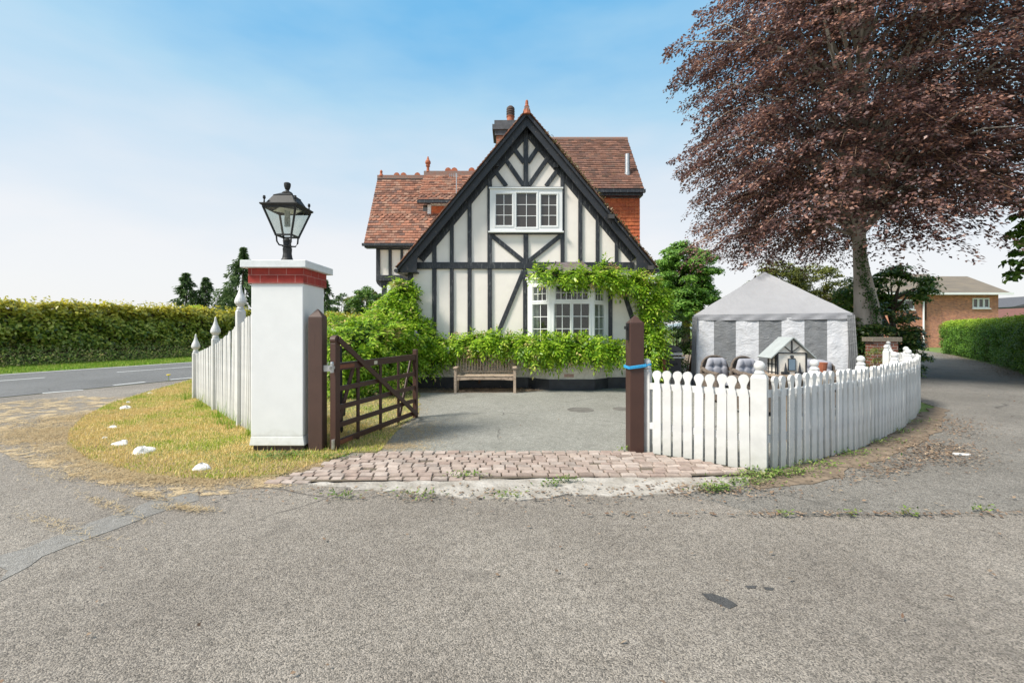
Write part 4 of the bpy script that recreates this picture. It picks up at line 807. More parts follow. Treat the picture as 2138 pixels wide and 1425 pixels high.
# chimney
CY_ = 16.3; ch = MB()
def sb(m, x0, x1, ytop, ybot, dp): a = at(x0, ybot, CY_); b = at(x1, ytop, CY_); m.box(a.x, b.x, CY_ - dp, CY_ + dp + .3, a.z, b.z)
sb(ch, 1037, 1100, 288, 420, .35); chim = ch.build('chimney', M['stackbrick'], H)
m1 = MB(); sb(m1, 1034, 1102, 281, 292, .40); sb(m1, 1029, 1106, 271, 281.2, .46); sb(m1, 1033, 1104, 262, 271.2, .42); m1.build('chimney_cap', M['slab'], chim)
c = at(1066, 262, CY_); m1 = MB(); m1.lathe([(.17, 0), (.15, .05), (.135, .1), (.13, .28), (.15, .29), (.15, .31), (.13, .32)], c, 16); m1.build('chimney_pot', M['terra'], chim, smooth=False)
m1 = MB(); m1.lathe([(.13, .3), (.15, .33), (.13, .36), (.155, .4), (.13, .43), (.155, .48), (.135, .51), (.15, .55), (.14, .62), (.08, .68)], c, 16); m1.build('cowl', M['soot'], chim)
# aerial on the left rake
p = at(953, 418, 12.05); mb = MB(); mb.tube([p, at(953, 362, 12.05)], .013, 6); q = at(953, 366, 12.05); mb.tube([q + Vector((-.2, 0, 0)), q + Vector((.05, .1, 0))], .008, 5)
for k in range(5): mb.tube([q + Vector((-.18 + k * .05, 0, -.05)), q + Vector((-.18 + k * .05, 0, .05))], .005, 4)
mb.build('aerial', M['steel'], H)
def floodlight(px, py, Y):
    c = at(px, py, Y); mb = MB(); mb.box(c.x - .1, c.x + .08, c.y - .1, c.y - .02, c.z - .06, c.z + .07); mb.tube([c, c + Vector((0, .0, -.12)), c + Vector((.02, .08, -.16))], .015, 6); o = mb.build('floodlight', M['iron'], H, bevel=.01)
    MB().box(c.x - .085, c.x + .065, c.y - .107, c.y - .1, c.z - .045, c.z + .055).build('lens', M['glass'], o)
floodlight(1276, 454, 11.95); floodlight(1357, 560, 11.85)

# windows
def panel(name, p0, p1, z0, z1, lights, depth=.07, glass='glass', bars=.018, parent=None, inset=.03):
    """white framed panel between two plan points; lights = (u0,u1,z0,z1,cols,rows) in metres"""
    p0, p1 = Vector((p0[0], p0[1], 0)), Vector((p1[0], p1[1], 0)); u = (p1 - p0); L = u.length; u.normalize(); n = Vector((u.y, -u.x, 0))   # towards the road
    def slab(m, a, b, c, d, f, k): m.hexa([p0 + u * a + n * f + Vector((0, 0, c)), p0 + u * b + n * f + Vector((0, 0, c)), p0 + u * b + n * k + Vector((0, 0, c)), p0 + u * a + n * k + Vector((0, 0, c)),
                                           p0 + u * a + n * f + Vector((0, 0, d)), p0 + u * b + n * f + Vector((0, 0, d)), p0 + u * b + n * k + Vector((0, 0, d)), p0 + u * a + n * k + Vector((0, 0, d))])
    m = MB(); us = sorted({0, L} | {l[0] for l in lights} | {l[1] for l in lights}); zs = sorted({z0, z1} | {l[2] for l in lights} | {l[3] for l in lights})
    for i in range(len(us) - 1):
        for j in range(len(zs) - 1):
            uc, zc = (us[i] + us[i + 1]) / 2, (zs[j] + zs[j + 1]) / 2
            if not any(l[0] < uc < l[1] and l[2] < zc < l[3] for l in lights): slab(m, us[i], us[i + 1], zs[j], zs[j + 1], 0, -depth)
    for l in lights:
        for k in range(1, l[4]): x = l[0] + (l[1] - l[0]) * k / l[4]; slab(m, x - bars / 2, x + bars / 2, l[2], l[3], -inset + .012, -inset)
        for k in range(1, l[5]): z = l[2] + (l[3] - l[2]) * k / l[5]; slab(m, l[0], l[1], z - bars / 2, z + bars / 2, -inset + .010, -inset - .002)
        # raised casement bead
        f = .045
        for (a, b, c, d) in ((l[0] - f, l[1] + f, l[2] - f, l[2] - f + .028), (l[0] - f, l[1] + f, l[3] + f - .028, l[3] + f), (l[0] - f, l[0] - f + .028, l[2] - f + .028, l[3] + f - .028), (l[1] + f - .028, l[1] + f, l[2] - f + .028, l[3] + f - .028)):
            slab(m, a, b, c, d, .015, 0)
    fr = m.build(name, M['upvc'], parent)
    for l in lights: g = MB(); slab(g, l[0] - .004, l[1] + .004, l[2] - .004, l[3] + .004, -inset - .004, -inset - .008); g.build('pane', M[glass], fr)
    return fr
S = 77.25; X0 = w_(1023, 0).x; UW0 = HY - .075
def L_(x0, x1, y0, y1, c, r): return ((x0 - 1023) / S, (x1 - 1023) / S, w_(0, y1).z, w_(0, y0).z, c, r)
win = panel('window', (X0, UW0), (w_(1173.5, 0).x, UW0), w_(0, 484).z, w_(0, 396).z, [L_(1035.5, 1069, 407, 471.5, 2, 3), L_(1078.5, 1119.5, 405, 475, 2, 3), L_(1129.5, 1161.5, 408, 472, 2, 3)], .10, 'glass', .016, H)
MB().box(X0 - .04, w_(1176, 0).x, HY - .14, HY - .02, w_(0, 487).z, w_(0, 484.2).z).build('sill', M['upvc'], win)
MB().box(X0 - .02, w_(1175, 0).x, HY - .11, HY - .02, w_(0, 396).z + .002, w_(0, 393).z).build('head', M['upvc'], win)
# bay window
BYF = 11.83; A0, A1, A2, A3 = (at(1101.5, 0, HY).x, HY - .06), (.98, BYF), (2.12, BYF), (at(1269, 0, HY).x, HY - .06)
zt, zb = 2.86, 1.22
bay = MB()
def ring(m, z0, z1, off, pts=(A0, A1, A2, A3)):
    c = Vector((1.55, HY)); q = []
    for p in pts: v = Vector(p); q.append((v.x + (off if v.x > 1.55 else -off) * (.6 if v.y > 12 else .45), v.y - (off if v.y < 12 else 0)))
    q = [(q[0][0], HY + .1)] + q + [(q[-1][0], HY + .1)]; m.prism([(x, y, z0) for x, y in q], (0, 0, z1 - z0))
ring(bay, .29, zb - .06, 0); bayo = bay.build('bay', M['rough'], H)
m = MB(); ring(m, 0, .30, .04); m.build('plinth', M['plinth'], bayo)
m = MB(); ring(m, zb - .06, zb, .05); m.build('sill', M['upvc'], bayo)
m = MB(); ring(m, zt, zt + .07, .04); ring(m, zt + .07, zt + .12, .10); m.build('head', M['upvc'], bayo)
def U(x, pa, pb, Y): return (x - pa) / (pb - pa)
fw = A2[0] - A1[0]; zz = lambda py: CH + (HZ - py) / F * BYF
def fx(x): return (x - 1148) / (1239 - 1148) * fw
fr = panel('window', A1, A2, zb, zt, [(fx(1160.5), fx(1227), zz(624.5), zz(596.6), 6, 2), (fx(1158), fx(1190.4), zz(712), zz(634), 2, 3), (fx(1197), fx(1229.7), zz(712), zz(634), 2, 3)], .07, 'clear', .018, bayo)
sl = math.hypot(A1[0] - A0[0], A1[1] - A0[1])
panel('window', A0, A1, zb, zt, [(sl * .26, sl * .84, zz(626), zz(598), 3, 2), (sl * .24, sl * .9, zz(712), zz(635), 2, 3)], .07, 'clear', .018, bayo)
sl = math.hypot(A3[0] - A2[0], A3[1] - A2[1]); panel('window', A2, A3, zb, zt, [(sl * .12, sl * .72, zz(626), zz(598), 3, 2), (sl * .08, sl * .74, zz(712), zz(635), 2, 3)], .07, 'clear', .018, bayo)
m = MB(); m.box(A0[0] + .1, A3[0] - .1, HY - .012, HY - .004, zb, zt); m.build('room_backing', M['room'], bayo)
m = MB()
for i in range(14): x = 2.14 + i * .022; m.tube([(x, HY - .12 + .02 * (i % 2), zb + .02), (x, HY - .12 + .02 * (i % 2), zt - .05)], .014, 6)
m.build('curtain', M['curtain'], bayo); m = MB()
for i in range(10): x = .52 + i * .022; m.tube([(x, HY - .10 + .02 * (i % 2), zb + .02), (x, HY - .10 + .02 * (i % 2), zt - .05)], .014, 6)
m.build('curtain', M['curtain'], bayo); m = MB()
for i in range(7): x = 1.05 + i * .02; m.tube([(x, HY - .2 + .02 * (i % 2), zb + .02), (x, HY - .2 + .02 * (i % 2), zt - .05)], .013, 6)
m.build('curtain', M['curtain'], bayo)
m = MB(); z0r, z1r = zt + .12, at(0, 547, HY).z; q = [(A0[0] - .12, HY), (A1[0] - .07, BYF - .12), (A2[0] + .07, BYF - .12), (A3[0] + .12, HY)]; tt = [(at(1158, 0, HY).x, HY), (at(1160, 0, HY).x, HY - .03), (at(1214, 0, HY).x, HY - .03), (at(1216, 0, HY).x, HY)]
m.add([(x, y, z0r) for x, y in q] + [(x, y, z1r) for x, y in tt], [(0, 1, 5, 4), (1, 2, 6, 5), (2, 3, 7, 6), (4, 5, 6, 7), (3, 2, 1, 0), (0, 4, 7, 3)])
for i in (1, 2): m.tube([(q[i][0], q[i][1], z0r + .01), (tt[i][0], tt[i][1] - .01, z1r + .01)], .018, 6)
m.build('bay_roof', M['lead'], bayo)
m = MB(); a = at(1170, 789, BYF - .003); 
for i in range(9):
    for j in range(3): m.box(1.36 + i * .028, 1.378 + i * .028, BYF - .012, BYF - .001, .36 + j * .028, .378 + j * .028)
m.build('air_brick', M['terra'], bayo)

# ------------------------------------------------------------------ white gate pillar and lantern
P0 = thing('gate_pillar', (-3.02, 6.2, 0), 'tall white painted square pillar with a red brick collar and stone cap at the gate', 'pillar')
m = MB(); m.hexa([(-3.39, 5.865, .10), (-2.675, 5.865, .10), (-2.69, 6.58, .10), (-3.39, 6.58, .10), (-3.375, 5.88, .22), (-2.70, 5.88, .22), (-2.71, 6.56, .22), (-3.375, 6.56, .22)])
m.hexa([(-3.375, 5.88, .22), (-2.70, 5.88, .22), (-2.71, 6.56, .22), (-3.375, 6.56, .22), (-3.37, 5.88, 2.2), (-2.70, 5.88, 2.2), (-2.71, 6.56, 2.2), (-3.37, 6.56, 2.2)]); m.build('shaft', M['whitewall'], P0, bevel=.008)
MB().box(-3.40, -2.685, 5.86, 6.59, 2.19, 2.395).build('brick_collar', M['redbrick'], P0, bevel=.004)
MB().box(-3.465, -2.625, 5.79, 6.68, 2.387, 2.482).build('capstone', M['capstone'], P0, bevel=.008)
MB().box(-3.35, -2.70, 5.90, 6.5, 0, .105).build('brick_foot', M['footbrick'], P0)
MB().box(-3.12, -2.92, 6.08, 6.34, 2.478, 2.50).build('lamp_bed', M['capstone'], P0)

LC = Vector((-3.07, 6.22, 2.50)); LN = thing('lantern', LC, 'black four sided Victorian style lantern standing on the cap of the white pillar', 'lantern')
m = MB(); m.lathe([(.10, 0), (.095, .02), (.065, .07), (.055, .13), (.06, .2), (.05, .215), (.07, .23), (.05, .245), (.045, .29), (.06, .3), (.02, .34)], LC, 20); m.build('stem', M['iron'], LN, smooth=False)
zb_, zt_, hb, ht = LC.z + .37, LC.z + .72, .105, .215
m = MB()
for sx in (-1, 1):
    for sy in (-1, 1):
        m.bar(LC + Vector((sx * hb, sy * hb, zb_ - LC.z)), LC + Vector((sx * ht, sy * ht, zt_ - LC.z)), .022, .022)
        m.tube([LC + Vector((sx * .03, sy * .03, .235)), LC + Vector((sx * .075, sy * .075, .24)), LC + Vector((sx * .095, sy * .095, .285)), LC + Vector((sx * .1, sy * .1, .37))], .011, 8)
        m.lathe([(.018, 0), (.012, .02), (.008, .05), (.02, .07), (.016, .1), (.005, .105)], LC + Vector((sx * .205, sy * .205, .765)), 8)
for (r, z, t) in ((hb, zb_, .022), (ht, zt_, .02)):
    for sx, sy in ((1, 0), (-1, 0), (0, 1), (0, -1)):
        c = Vector((LC.x + sx * r, LC.y + sy * r, z)); m.obox(c, (1, 0, 0), (0, 1, 0), (0, 0, 1), t if sx else 2 * r + t, t if sy else 2 * r - t, t)
def pyr(m, r0, r1, z0, z1): m.hexa([LC + Vector((x * r0, y * r0, z0)) for x, y in ((-1, -1), (1, -1), (1, 1), (-1, 1))] + [LC + Vector((x * r1, y * r1, z1)) for x, y in ((-1, -1), (1, -1), (1, 1), (-1, 1))])
m.build('frame', M['iron'], LN)
m = MB(); pyr(m, .225, .25, .73, .75); pyr(m, .25, .25, .75, .768); pyr(m, .2, .125, .768, .90); pyr(m, .135, .06, .90, .945); m.lathe([(.07, .945), (.07, .957), (.055, .97), (.025, .985), (.02, 1.0), (.03, 1.01), (.042, 1.05), (.044, 1.09), (.03, 1.1), (.0, 1.1)], LC, 14); m.build('hood', M['iron'], LN, bevel=.004)
for k, (sx, sy) in enumerate(((0, -1), (1, 0), (0, 1), (-1, 0))):
    m = MB(); px_, py_ = (1, 0) if sx == 0 else (0, 1); q = []
    for z, r in ((zb_, hb), (zt_, ht)):
        for s in ((-1, 1) if z == zb_ else (1, -1)): q.append((LC.x + sx * r + px_ * s * (r - .005), LC.y + sy * r + py_ * s * (r - .005), z))
    m.prism(q, Vector((-sx, -sy, 0)) * .003); m.build('pane', M['diffglass'], LN)
m = MB(); m.lathe([(.2, .715), (.08, .728), (.01, .728)], LC, 4); m.build('reflector', M['lampin'], LN)
m = MB(); m.tube([LC + Vector((0, 0, .72)), LC + Vector((0, 0, .62))], .035, 12); m.tube([LC + Vector((-.02, 0, .62)), LC + Vector((-.02, 0, .5))], .02, 8); m.tube([LC + Vector((.02, 0, .62)), LC + Vector((.02, 0, .5))], .02, 8); m.build('bulb', M['curtain'], LN)

# ------------------------------------------------------------------ timber gate and its posts
def gpost(x0, x1, y0, y1, h, hs, label, mat):
    t = thing('gatepost', ((x0 + x1) / 2, (y0 + y1) / 2, 0), label, 'gatepost', None); m = MB(); cx, cy = (x0 + x1) / 2, (y0 + y1) / 2
    m.box(x0, x1, y0, y1, 0, hs); m.add([(x0, y0, hs), (x1, y0, hs), (x1, y1, hs), (x0, y1, hs), (cx, cy, h)], [(0, 1, 4), (1, 2, 4), (2, 3, 4), (3, 0, 4)]); m.build('post', mat, t, bevel=.008); return t
gpost(-2.645, -2.46, 5.9, 6.06, 1.875, 1.76, 'thick weathered brown gatepost with a pointed top standing against the white pillar', M['postbrown'])
rg = gpost(1.505, 1.685, 5.80, 6.03, 1.785, 1.68, 'thick brown gatepost with blue cord at the start of the picket fence', M['brown'])
m = MB(); m.box(1.475, 1.505, 5.84, 5.90, 1.46, 1.68); m.box(1.455, 1.475, 5.83, 5.91, 1.6, 1.64); m.build('latch_catch', M['iron'], rg)
m = MB()
pts = [(1.49, 5.785, 1.10), (1.60, 5.782, 1.115), (1.70, 5.785, 1.13), (1.73, 5.88, 1.135), (1.70, 6.04, 1.13), (1.6, 6.05, 1.115), (1.49, 6.04, 1.10), (1.49, 5.785, 1.10)]
m.tube(pts, .011, 6); m.tube([Vector(p) + Vector((0, 0, .018)) for p in pts], .010, 6); m.tube([(1.70, 5.785, 1.135), (1.78, 5.84, 1.15), (1.80, 5.9, 1.14)], .01, 6); tag(m.build('rope', M['rope']), 'bright blue cord tied around the right gatepost and the first picket post', 'rope')
GA, GB = Vector((-2.32, 5.97, 0)), Vector((-1.735, 8.17, 0)); gu = (GB - GA).normalized(); gn = Vector((gu.y, -gu.x, 0))
GT = thing('field_gate', GA, 'brown timber five bar gate standing open beside the left gatepost', 'gate')
def gp_(s, z, o=0): return GA + gu * s + gn * o + Vector((0, 0, z))
GLn = (GB - GA).length
m = MB(); m.obox(gp_(0, .72), gu, gn, (0, 0, 1), .10, .085, 1.40)
m.tube([gp_(-.0, 1.46, -.043), gp_(0, 1.46, .043)], .062, 14); m.obox(gp_(0, 1.42), gu, gn, (0, 0, 1), .085, .08, .06); m.build('heel_post', M['brown'], GT, bevel=.006)
m = MB(); m.obox(gp_(GLn, .63), gu, gn, (0, 0, 1), .07, .075, 1.22); m.build('toe_post', M['brown'], GT, bevel=.006)
for z, hh in ((1.105, .10), (.81, .068), (.565, .068), (.33, .07), (.105, .075)):
    m = MB(); m.obox(gp_(GLn / 2, z), gu, gn, (0, 0, 1), GLn - .08, .05 if hh > .09 else .03, hh); m.build('rail', M['brown'], GT, bevel=.004)
def brace(nm, s0, z0, s1, z1, w, o): m = MB(); m.bar(gp_(s0, z0, o), gp_(s1, z1, o), w, .022, gn); m.build(nm, M['brown'], GT, bevel=.003)
brace('brace', .0, 1.47, GLn - .02, .07, .075, .055)
for s in (.56, 1.16, 1.72): brace('upright', s, 1.12, s, .02, .06, -.03)
brace('brace', .03, .1, .5, 1.1, .065, -.055); brace('brace', GLn - .05, 1.1, GLn - .48, .1, .06, -.055)
MB().obox(gp_(.18, 1.105, .036), gu, gn, (0, 0, 1), .38, .012, .05).build('hinge_strap', M['rustwood'], GT); MB().obox(gp_(.15, .105, .03), gu, gn, (0, 0, 1), .36, .012, .05).build('hinge_strap', M['rustwood'], GT)
m = MB(); m.obox(gp_(-.09, 1.105, .02), gu, gn, (0, 0, 1), .14, .03, .035); m.lathe([(.025, 0), (.025, .12), (.018, .14)], gp_(-.09, 1.04, .02), 10); m.box(-2.47, -2.37, 5.93, 5.95, 1.05, 1.13); m.build('hinge_pin', M['steel'], GT); MB().lathe([(.022, 0), (.022, .12)], gp_(-.07, .05, .02), 10).build('hinge_pin', M['steel'], GT)
m = MB(); m.obox(gp_(.93, 1.1, .028), gu, gn, (0, 0, 1), .085, .005, .05); m.build('tag', M['tag'], GT)
gs = thing('garden_post', (-2.55, 7.4, 0), 'thin grey metal post standing on the grass behind the open gate', 'post'); m = MB(); m.tube([(-2.60, 6.95, 0), (-2.62, 6.95, 1.35)], .022, 8); m.build('post', M['iron'], gs); m = MB(); m.box(-2.66, -2.56, 6.9, 7.0, .28, .45); m.build('catch', M['iron'], gs)

# ------------------------------------------------------------------ picket fences
def picket_mesh(h, w=.100, t=.03, keyhole=True):
    m = MB(); o = []
    if keyhole:
        R = w * .56; zc = h - R; nk = w * .29
        right = [(w / 2, 0), (w / 2, h - .235), (w / 2 - .006, h - .215), (nk + .012, h - .175), (nk, h - .15), (nk + .002, h - .125)]
        arc = [(R * math.cos(a), zc + R * math.sin(a)) for a in [math.radians(d) for d in (-38, -15, 10, 35, 60, 90)]]
        half = right + arc; o = half + [(-x, z) for x, z in half[::-1] if x > 1e-6]
    else: o = [(w / 2, 0), (w / 2, h), (-w / 2, h), (-w / 2, 0)]
    m.prism([(x, -t / 2, z) for x, z in o], (0, t, 0)); return m
pk = picket_mesh(1.05).mesh('picket', M['whitewood']); pk2 = picket_mesh(1.05, .084, .034).mesh('picket', M['whitewood'])
def add_post(parent, p, ang, size, hs, ball=.062, kind='ball', name='post'):
    m = MB(); s = size / 2; m.box(-s, s, -s, s, 0, hs); m.hexa([(-s, -s, hs), (s, -s, hs), (s, s, hs), (-s, s, hs)] + [(x * s * .72, y * s * .72, hs + .035) for x, y in ((-1, -1), (1, -1), (1, 1), (-1, 1))])
    if kind == 'ball': m.lathe([(.052, 0), (.056, .012), (.05, .025)] + [(ball * math.sin(math.radians(a)), .03 + ball + -ball * math.cos(math.radians(a))) for a in (40, 60, 80, 100, 120, 140, 160, 175)], Vector((0, 0, hs + .035)), 20)
    else: m.lathe([(.055, 0), (.06, .02), (.04, .035), (.055, .06), (.085, .10), (.088, .13), (.075, .18), (.045, .25), (.025, .32), (.016, .39), (.003, .41)], Vector((0, 0, hs + .035)), 20)
    me = m.mesh(name, M['whitewood']); o = link(name, me, parent); o.location = Vector((p[0], p[1], 0)) - parent.location; o.rotation_euler = (0, 0, ang)
    b = o.modifiers.new('bevel', 'BEVEL'); b.width = .006; b.segments = 2; b.limit_method = 'ANGLE'; b.angle_limit = math.radians(50); return o
def run(path, pitch, start, end, parent, outside=1, mesh=None, wob=.012, z=.03):
    P = [Vector(p) for p in path]; L = [(P[i + 1] - P[i]).length for i in range(len(P) - 1)]; tot = sum(L); s = start; out = []
    while s < tot - end:
        r = s; i = 0
        while i < len(L) - 1 and r > L[i]: r -= L[i]; i += 1
        d = (P[i + 1] - P[i]) / L[i]; p = P[i] + d * r; n = Vector((d.y, -d.x)) * outside; p = p + n * .035
        o = link('picket', mesh(s / tot) if callable(mesh) else mesh, parent); o.location = Vector((p.x, p.y, z + rnd.uniform(-wob, wob))) - parent.location; o.rotation_euler = (rnd.uniform(-.012, .012), rnd.uniform(-.013, .013), math.atan2(d.y, d.x) + rnd.uniform(-.03, .03)); out.append(o); s += pitch
    return out
def rails(path, zs, parent, inside=1, w=.04, h=.08):
    P = [Vector(p) for p in path]
    for z in zs:
        zf = z if callable(z) else (lambda t, z=z: z); m = MB(); tot = sum((P[i + 1] - P[i]).length for i in range(len(P) - 1)); acc = 0
        for i in range(len(P) - 1):
            t0 = acc / tot; acc += (P[i + 1] - P[i]).length; m.bar(Vector((*P[i], zf(t0))), Vector((*P[i + 1], zf(acc / tot))), w, h)
        m.build('rail', M['whitewood'], parent)
C0, C1 = (1.77, 5.83), (2.72, 5.14)
arcp = [(2.84, 5.10), (3.62, 5.50), (4.50, 6.02), (5.28, 6.58), (6.23, 7.32), (7.21, 8.20), (8.15, 9.15), (8.5, 9.65), (8.62, 10.05)]
bk = [(8.62, 10.05), (8.75, 10.5), (9.4, 11.35), (10.1, 12.2), (10.5, 12.7)]
FN = thing('picket_fence', (2.75, 5.1, 0), 'white picket fence with round headed pickets and ball topped posts beside the driveway', 'fence')
run([C0, C1], .125, .10, .06, FN, 1, pk); rails([C0, C1], (.875, .37), FN)
run(arcp, .150, .10, .05, FN, 1, pk2); rails(arcp, (.875, .37), FN)
run(bk, .155, .12, .1, FN, 1, pk2); rails(bk, (.875, .37), FN)
add_post(FN, (1.745, 5.88), -.62, .10, 1.06, .05); add_post(FN, (2.79, 5.13), -.62 + .0, .165, 1.06, .060)
for i, (x, y) in enumerate(((3.76, 5.66), (4.92, 6.42), (6.30, 7.50), (7.40, 8.50), (8.44, 9.75), (9.0, 10.95), (10.5, 12.7))): add_post(FN, (x, y), math.atan2(.7, .75), .12, 1.06 if i < 6 else 1.10, .052)
LP = [(-3.52, 6.52), (-4.43, 7.49), (-5.77, 8.92), (-7.22, 10.45)]
def lh(t): return np.interp(t, [0, .08, .26, .30, .58, .63, 1], [1.93, 1.84, 1.66, 1.62, 1.30, 1.27, 1.02])
LF = thing('picket_fence', (-3.5, 6.5, 0), 'white picket fence with teardrop finials sloping down from the white pillar', 'fence')
cache = {}
def lmesh(t):
    h = round(float(lh(t)), 2)
    if h not in cache: cache[h] = picket_mesh(h, .075, .022, False).mesh('picket', M['whitewood'])
    return cache[h]
run(LP, .098, .03, .02, LF, -1, lmesh, z=.02); rails(LP, ((lambda t: float(lh(t)) - .15), .35), LF)
for p, h in zip(LP[1:], (1.89, 1.40, 1.05)): add_post(LF, (p[0] - .02, p[1] - .03), -.8, .125, h, kind='tear')

# ------------------------------------------------------------------ bench
bz = Vector((*gr(945, 822).xy, 0)); BN = thing('garden_bench', (-.68, 11.45, 0), 'weathered slatted teak bench against the house wall under the foliage', 'bench')
bx0, bx1, by0, by1 = -1.44, .10, 11.28, 11.78
for x in (bx0, bx1 - .065):
    m = MB(); m.box(x, x + .065, by0, by0 + .065, 0, .62); m.build('leg', M['teak'], BN, bevel=.005)
    m = MB(); m.hexa([(x, by1, 0), (x + .06, by1, 0), (x + .06, by1 + .06, 0), (x, by1 + .06, 0), (x, by1 + .08, 1.0), (x + .06, by1 + .08, 1.0), (x + .06, by1 + .13, 1.0), (x, by1 + .13, 1.0)]); m.build('leg', M['teak'], BN, bevel=.005)
    m = MB(); m.box(x - .02, x + .085, by0 - .03, by1 + .02, .62, .655); m.build('armrest', M['teak'], BN, bevel=.008)
    m = MB(); m.box(x + .015, x + .045, by0 + .065, by1, .33, .40); m.build('side_rail', M['teak'], BN)
m = MB(); 
for k in range(5): m.box(bx0 + .066, bx1 - .066, by0 + .0 + k * .1, by0 + .08 + k * .1, .425, .447)
m.build('seat', M['teak'], BN, bevel=.003)
m = MB(); m.prism([(bx0 + .066, by0 + .01, .33), (bx0 + .4, by0 + .01, .35), (bx1 - .4, by0 + .01, .35), (bx1 - .066, by0 + .01, .33), (bx1 - .066, by0 + .01, .42), (bx0 + .066, by0 + .01, .42)], (0, .03, 0)); m.build('apron', M['teak'], BN)
m = MB(); m.bar((bx0 + .06, by1 + .10, .95), (bx1 - .06, by1 + .10, .95), .035, .09); m.bar((bx0 + .06, by1 + .05, .50), (bx1 - .06, by1 + .05, .50), .03, .06)
for k in range(19): x = bx0 + .105 + k * .0735; m.bar((x, by1 + .055, .52), (x, by1 + .095, .92), .042, .014, (0, 1, 0))
m.build('backrest', M['teak'], BN, bevel=.003)

# ------------------------------------------------------------------ gazebo tent
TL, TR = Vector((5.0, 12.5, 0)), Vector((8.14, 10.9, 0)); tu = (TR - TL).normalized(); tn = Vector((-tu.y, tu.x, 0)); TW = (TR - TL).length; EZ = 1.99
GZ = thing('gazebo_tent', (TL + TR) / 2 + tn * TW / 2, 'grey roofed party gazebo with grey and white striped side sheets behind the picket fence', 'gazebo')
cs = [TL, TR, TR + tn * TW, TL + tn * TW]; apx = sum(cs, Vector()) / 4 + Vector((0, 0, 3.27))
m = MB(); N_ = 16
for k in range(4):
    a, b = cs[k] + Vector((0, 0, EZ)), cs[(k + 1) % 4] + Vector((0, 0, EZ)); vs = []; fs = []; base = {}
    ctr = (a + b) / 2; outn = (ctr - Vector((apx.x, apx.y, EZ))).normalized()
    for i in range(N_ + 1):
        for j in range(N_ + 1):
            t = i / N_; e0 = a.lerp(b, j / N_); p = e0.lerp(apx, t); sag = -.10 * math.sin(math.pi * t) * math.sin(math.pi * j / N_); wr = .012 * noise.noise(Vector((j * .5 * (1 - t) + k * 9, t * 6, 2))) ; vs.append(p + Vector((0, 0, sag + wr)))
    for i in range(N_):
        for j in range(N_): q = i * (N_ + 1) + j; fs.append((q, q + 1, q + N_ + 2, q + N_ + 1))
    m.add(vs, fs)
m.build('roof', M['tentroof'], GZ, smooth=True)
m = MB()
for k in range(4):
    a, b = cs[k], cs[(k + 1) % 4]; d = (b - a).normalized(); o_ = Vector((d.y, -d.x, 0)); vs = []; fs = []
    for i in range(41):
        for j, z in enumerate((EZ + .005, EZ - .05, EZ - .09, EZ - .14)):
            vs.append(a.lerp(b, i / 40) + o_ * (.03 + .015 * math.sin(i * 1.1 + j) * (j > 0)) + Vector((0, 0, z - .02 * math.sin(math.pi * i / 40) * (j > 0))))
    for i in range(40):
        for j in range(3): q = i * 4 + j; fs.append((q, q + 4, q + 5, q + 1))
    m.add(vs, fs)
m.build('valance', m_simple('valance grey', (.27, .27, .29), .5, .12, 5, .5, stretch=(1, 1, 6)), GZ, smooth=True)
def stripe(a, b, mat, seed, z0=.02, z1=EZ - .1):
    m = MB(); d = (b - a).normalized(); o_ = Vector((d.y, -d.x, 0)); vs = []; fs = []; nx, nz_ = 14, 34
    for i in range(nx + 1):
        for j in range(nz_ + 1):
            p = a.lerp(b, i / nx); z = z0 + (z1 - z0) * j / nz_; s = (p - a).length; w = .035 * noise.noise(Vector((p.x * 2.2 + z * 1.3, p.y * 2.2 - z, seed))) + .02 * noise.noise(Vector((p.x * 7 + z * 5, z * 3 - p.x * 3, seed + 3)))
            edge = min(i, nx - i) / nx; vs.append(p + o_ * w * min(1, edge * 4) + Vector((0, 0, z)))
    for i in range(nx):
        for j in range(nz_): q = i * (nz_ + 1) + j; fs.append((q, q + nz_ + 1, q + nz_ + 2, q + 1))
    m.add(vs, fs); m.build('side_sheet', mat, GZ, smooth=True)
cut = [0, .075, .135, .15]; ws = [0.028, .325, .70, 1.07, 1.42, 1.78, 2.14, 2.46]
tx = lambda s: TL + tu * (s / 3.52 * TW)
cuts = [.06, .50, 1.03, 1.56, 2.07, 2.56, 3.03, 3.45]
for i in range(7): stripe(tx(cuts[i]), tx(cuts[i + 1]), M['tentwhite'] if i % 2 == 0 else M['tentgrey'], i)
for k, (a, b) in enumerate(((cs[1], cs[2]), (cs[2], cs[3]), (cs[3], cs[0]))):
    for i in range(4): stripe(a.lerp(b, i / 4), a.lerp(b, (i + 1) / 4), M['tentwhite'] if (i + k) % 2 else M['tentgrey'], 20 + i + 5 * k)
def flap(p, q, splay):
    m = MB(); vs = []; fs = []; n1, n2 = 12, 24; p, q = Vector(p), Vector(q)
    for i in range(n1 + 1):
        for j in range(n2 + 1):
            t = j / n2; z = .02 + (EZ - .07) * t; w = p.lerp(q, i / n1) + Vector(splay) * (1 - t) * (i / n1 * .5 + .5); vs.append(w + tn * (-.04 * math.sin(i * 2.3)) * (1.2 - t) + Vector((0, 0, z)))
    for i in range(n1):
        for j in range(n2): k = i * (n2 + 1) + j; fs.append((k, k + n2 + 1, k + n2 + 2, k + 1))
    m.add(vs, fs); m.build('corner_flap', M['tentgrey'], GZ, smooth=True)
flap(TL - tn * .05 - tu * .04, TL - tn * .05 + tu * .09, (-.08, 0, 0)); flap(TR - tn * .05 - tu * .10, TR - tn * .05 + tu * .05, (.1, -.03, 0))
for c in cs: m = MB(); ci = c + (Vector((apx.x, apx.y, 0)) - c).normalized() * .06; m.tube([ci, ci + Vector((0, 0, EZ))], .02, 8); m.build('leg', M['steel'], GZ)

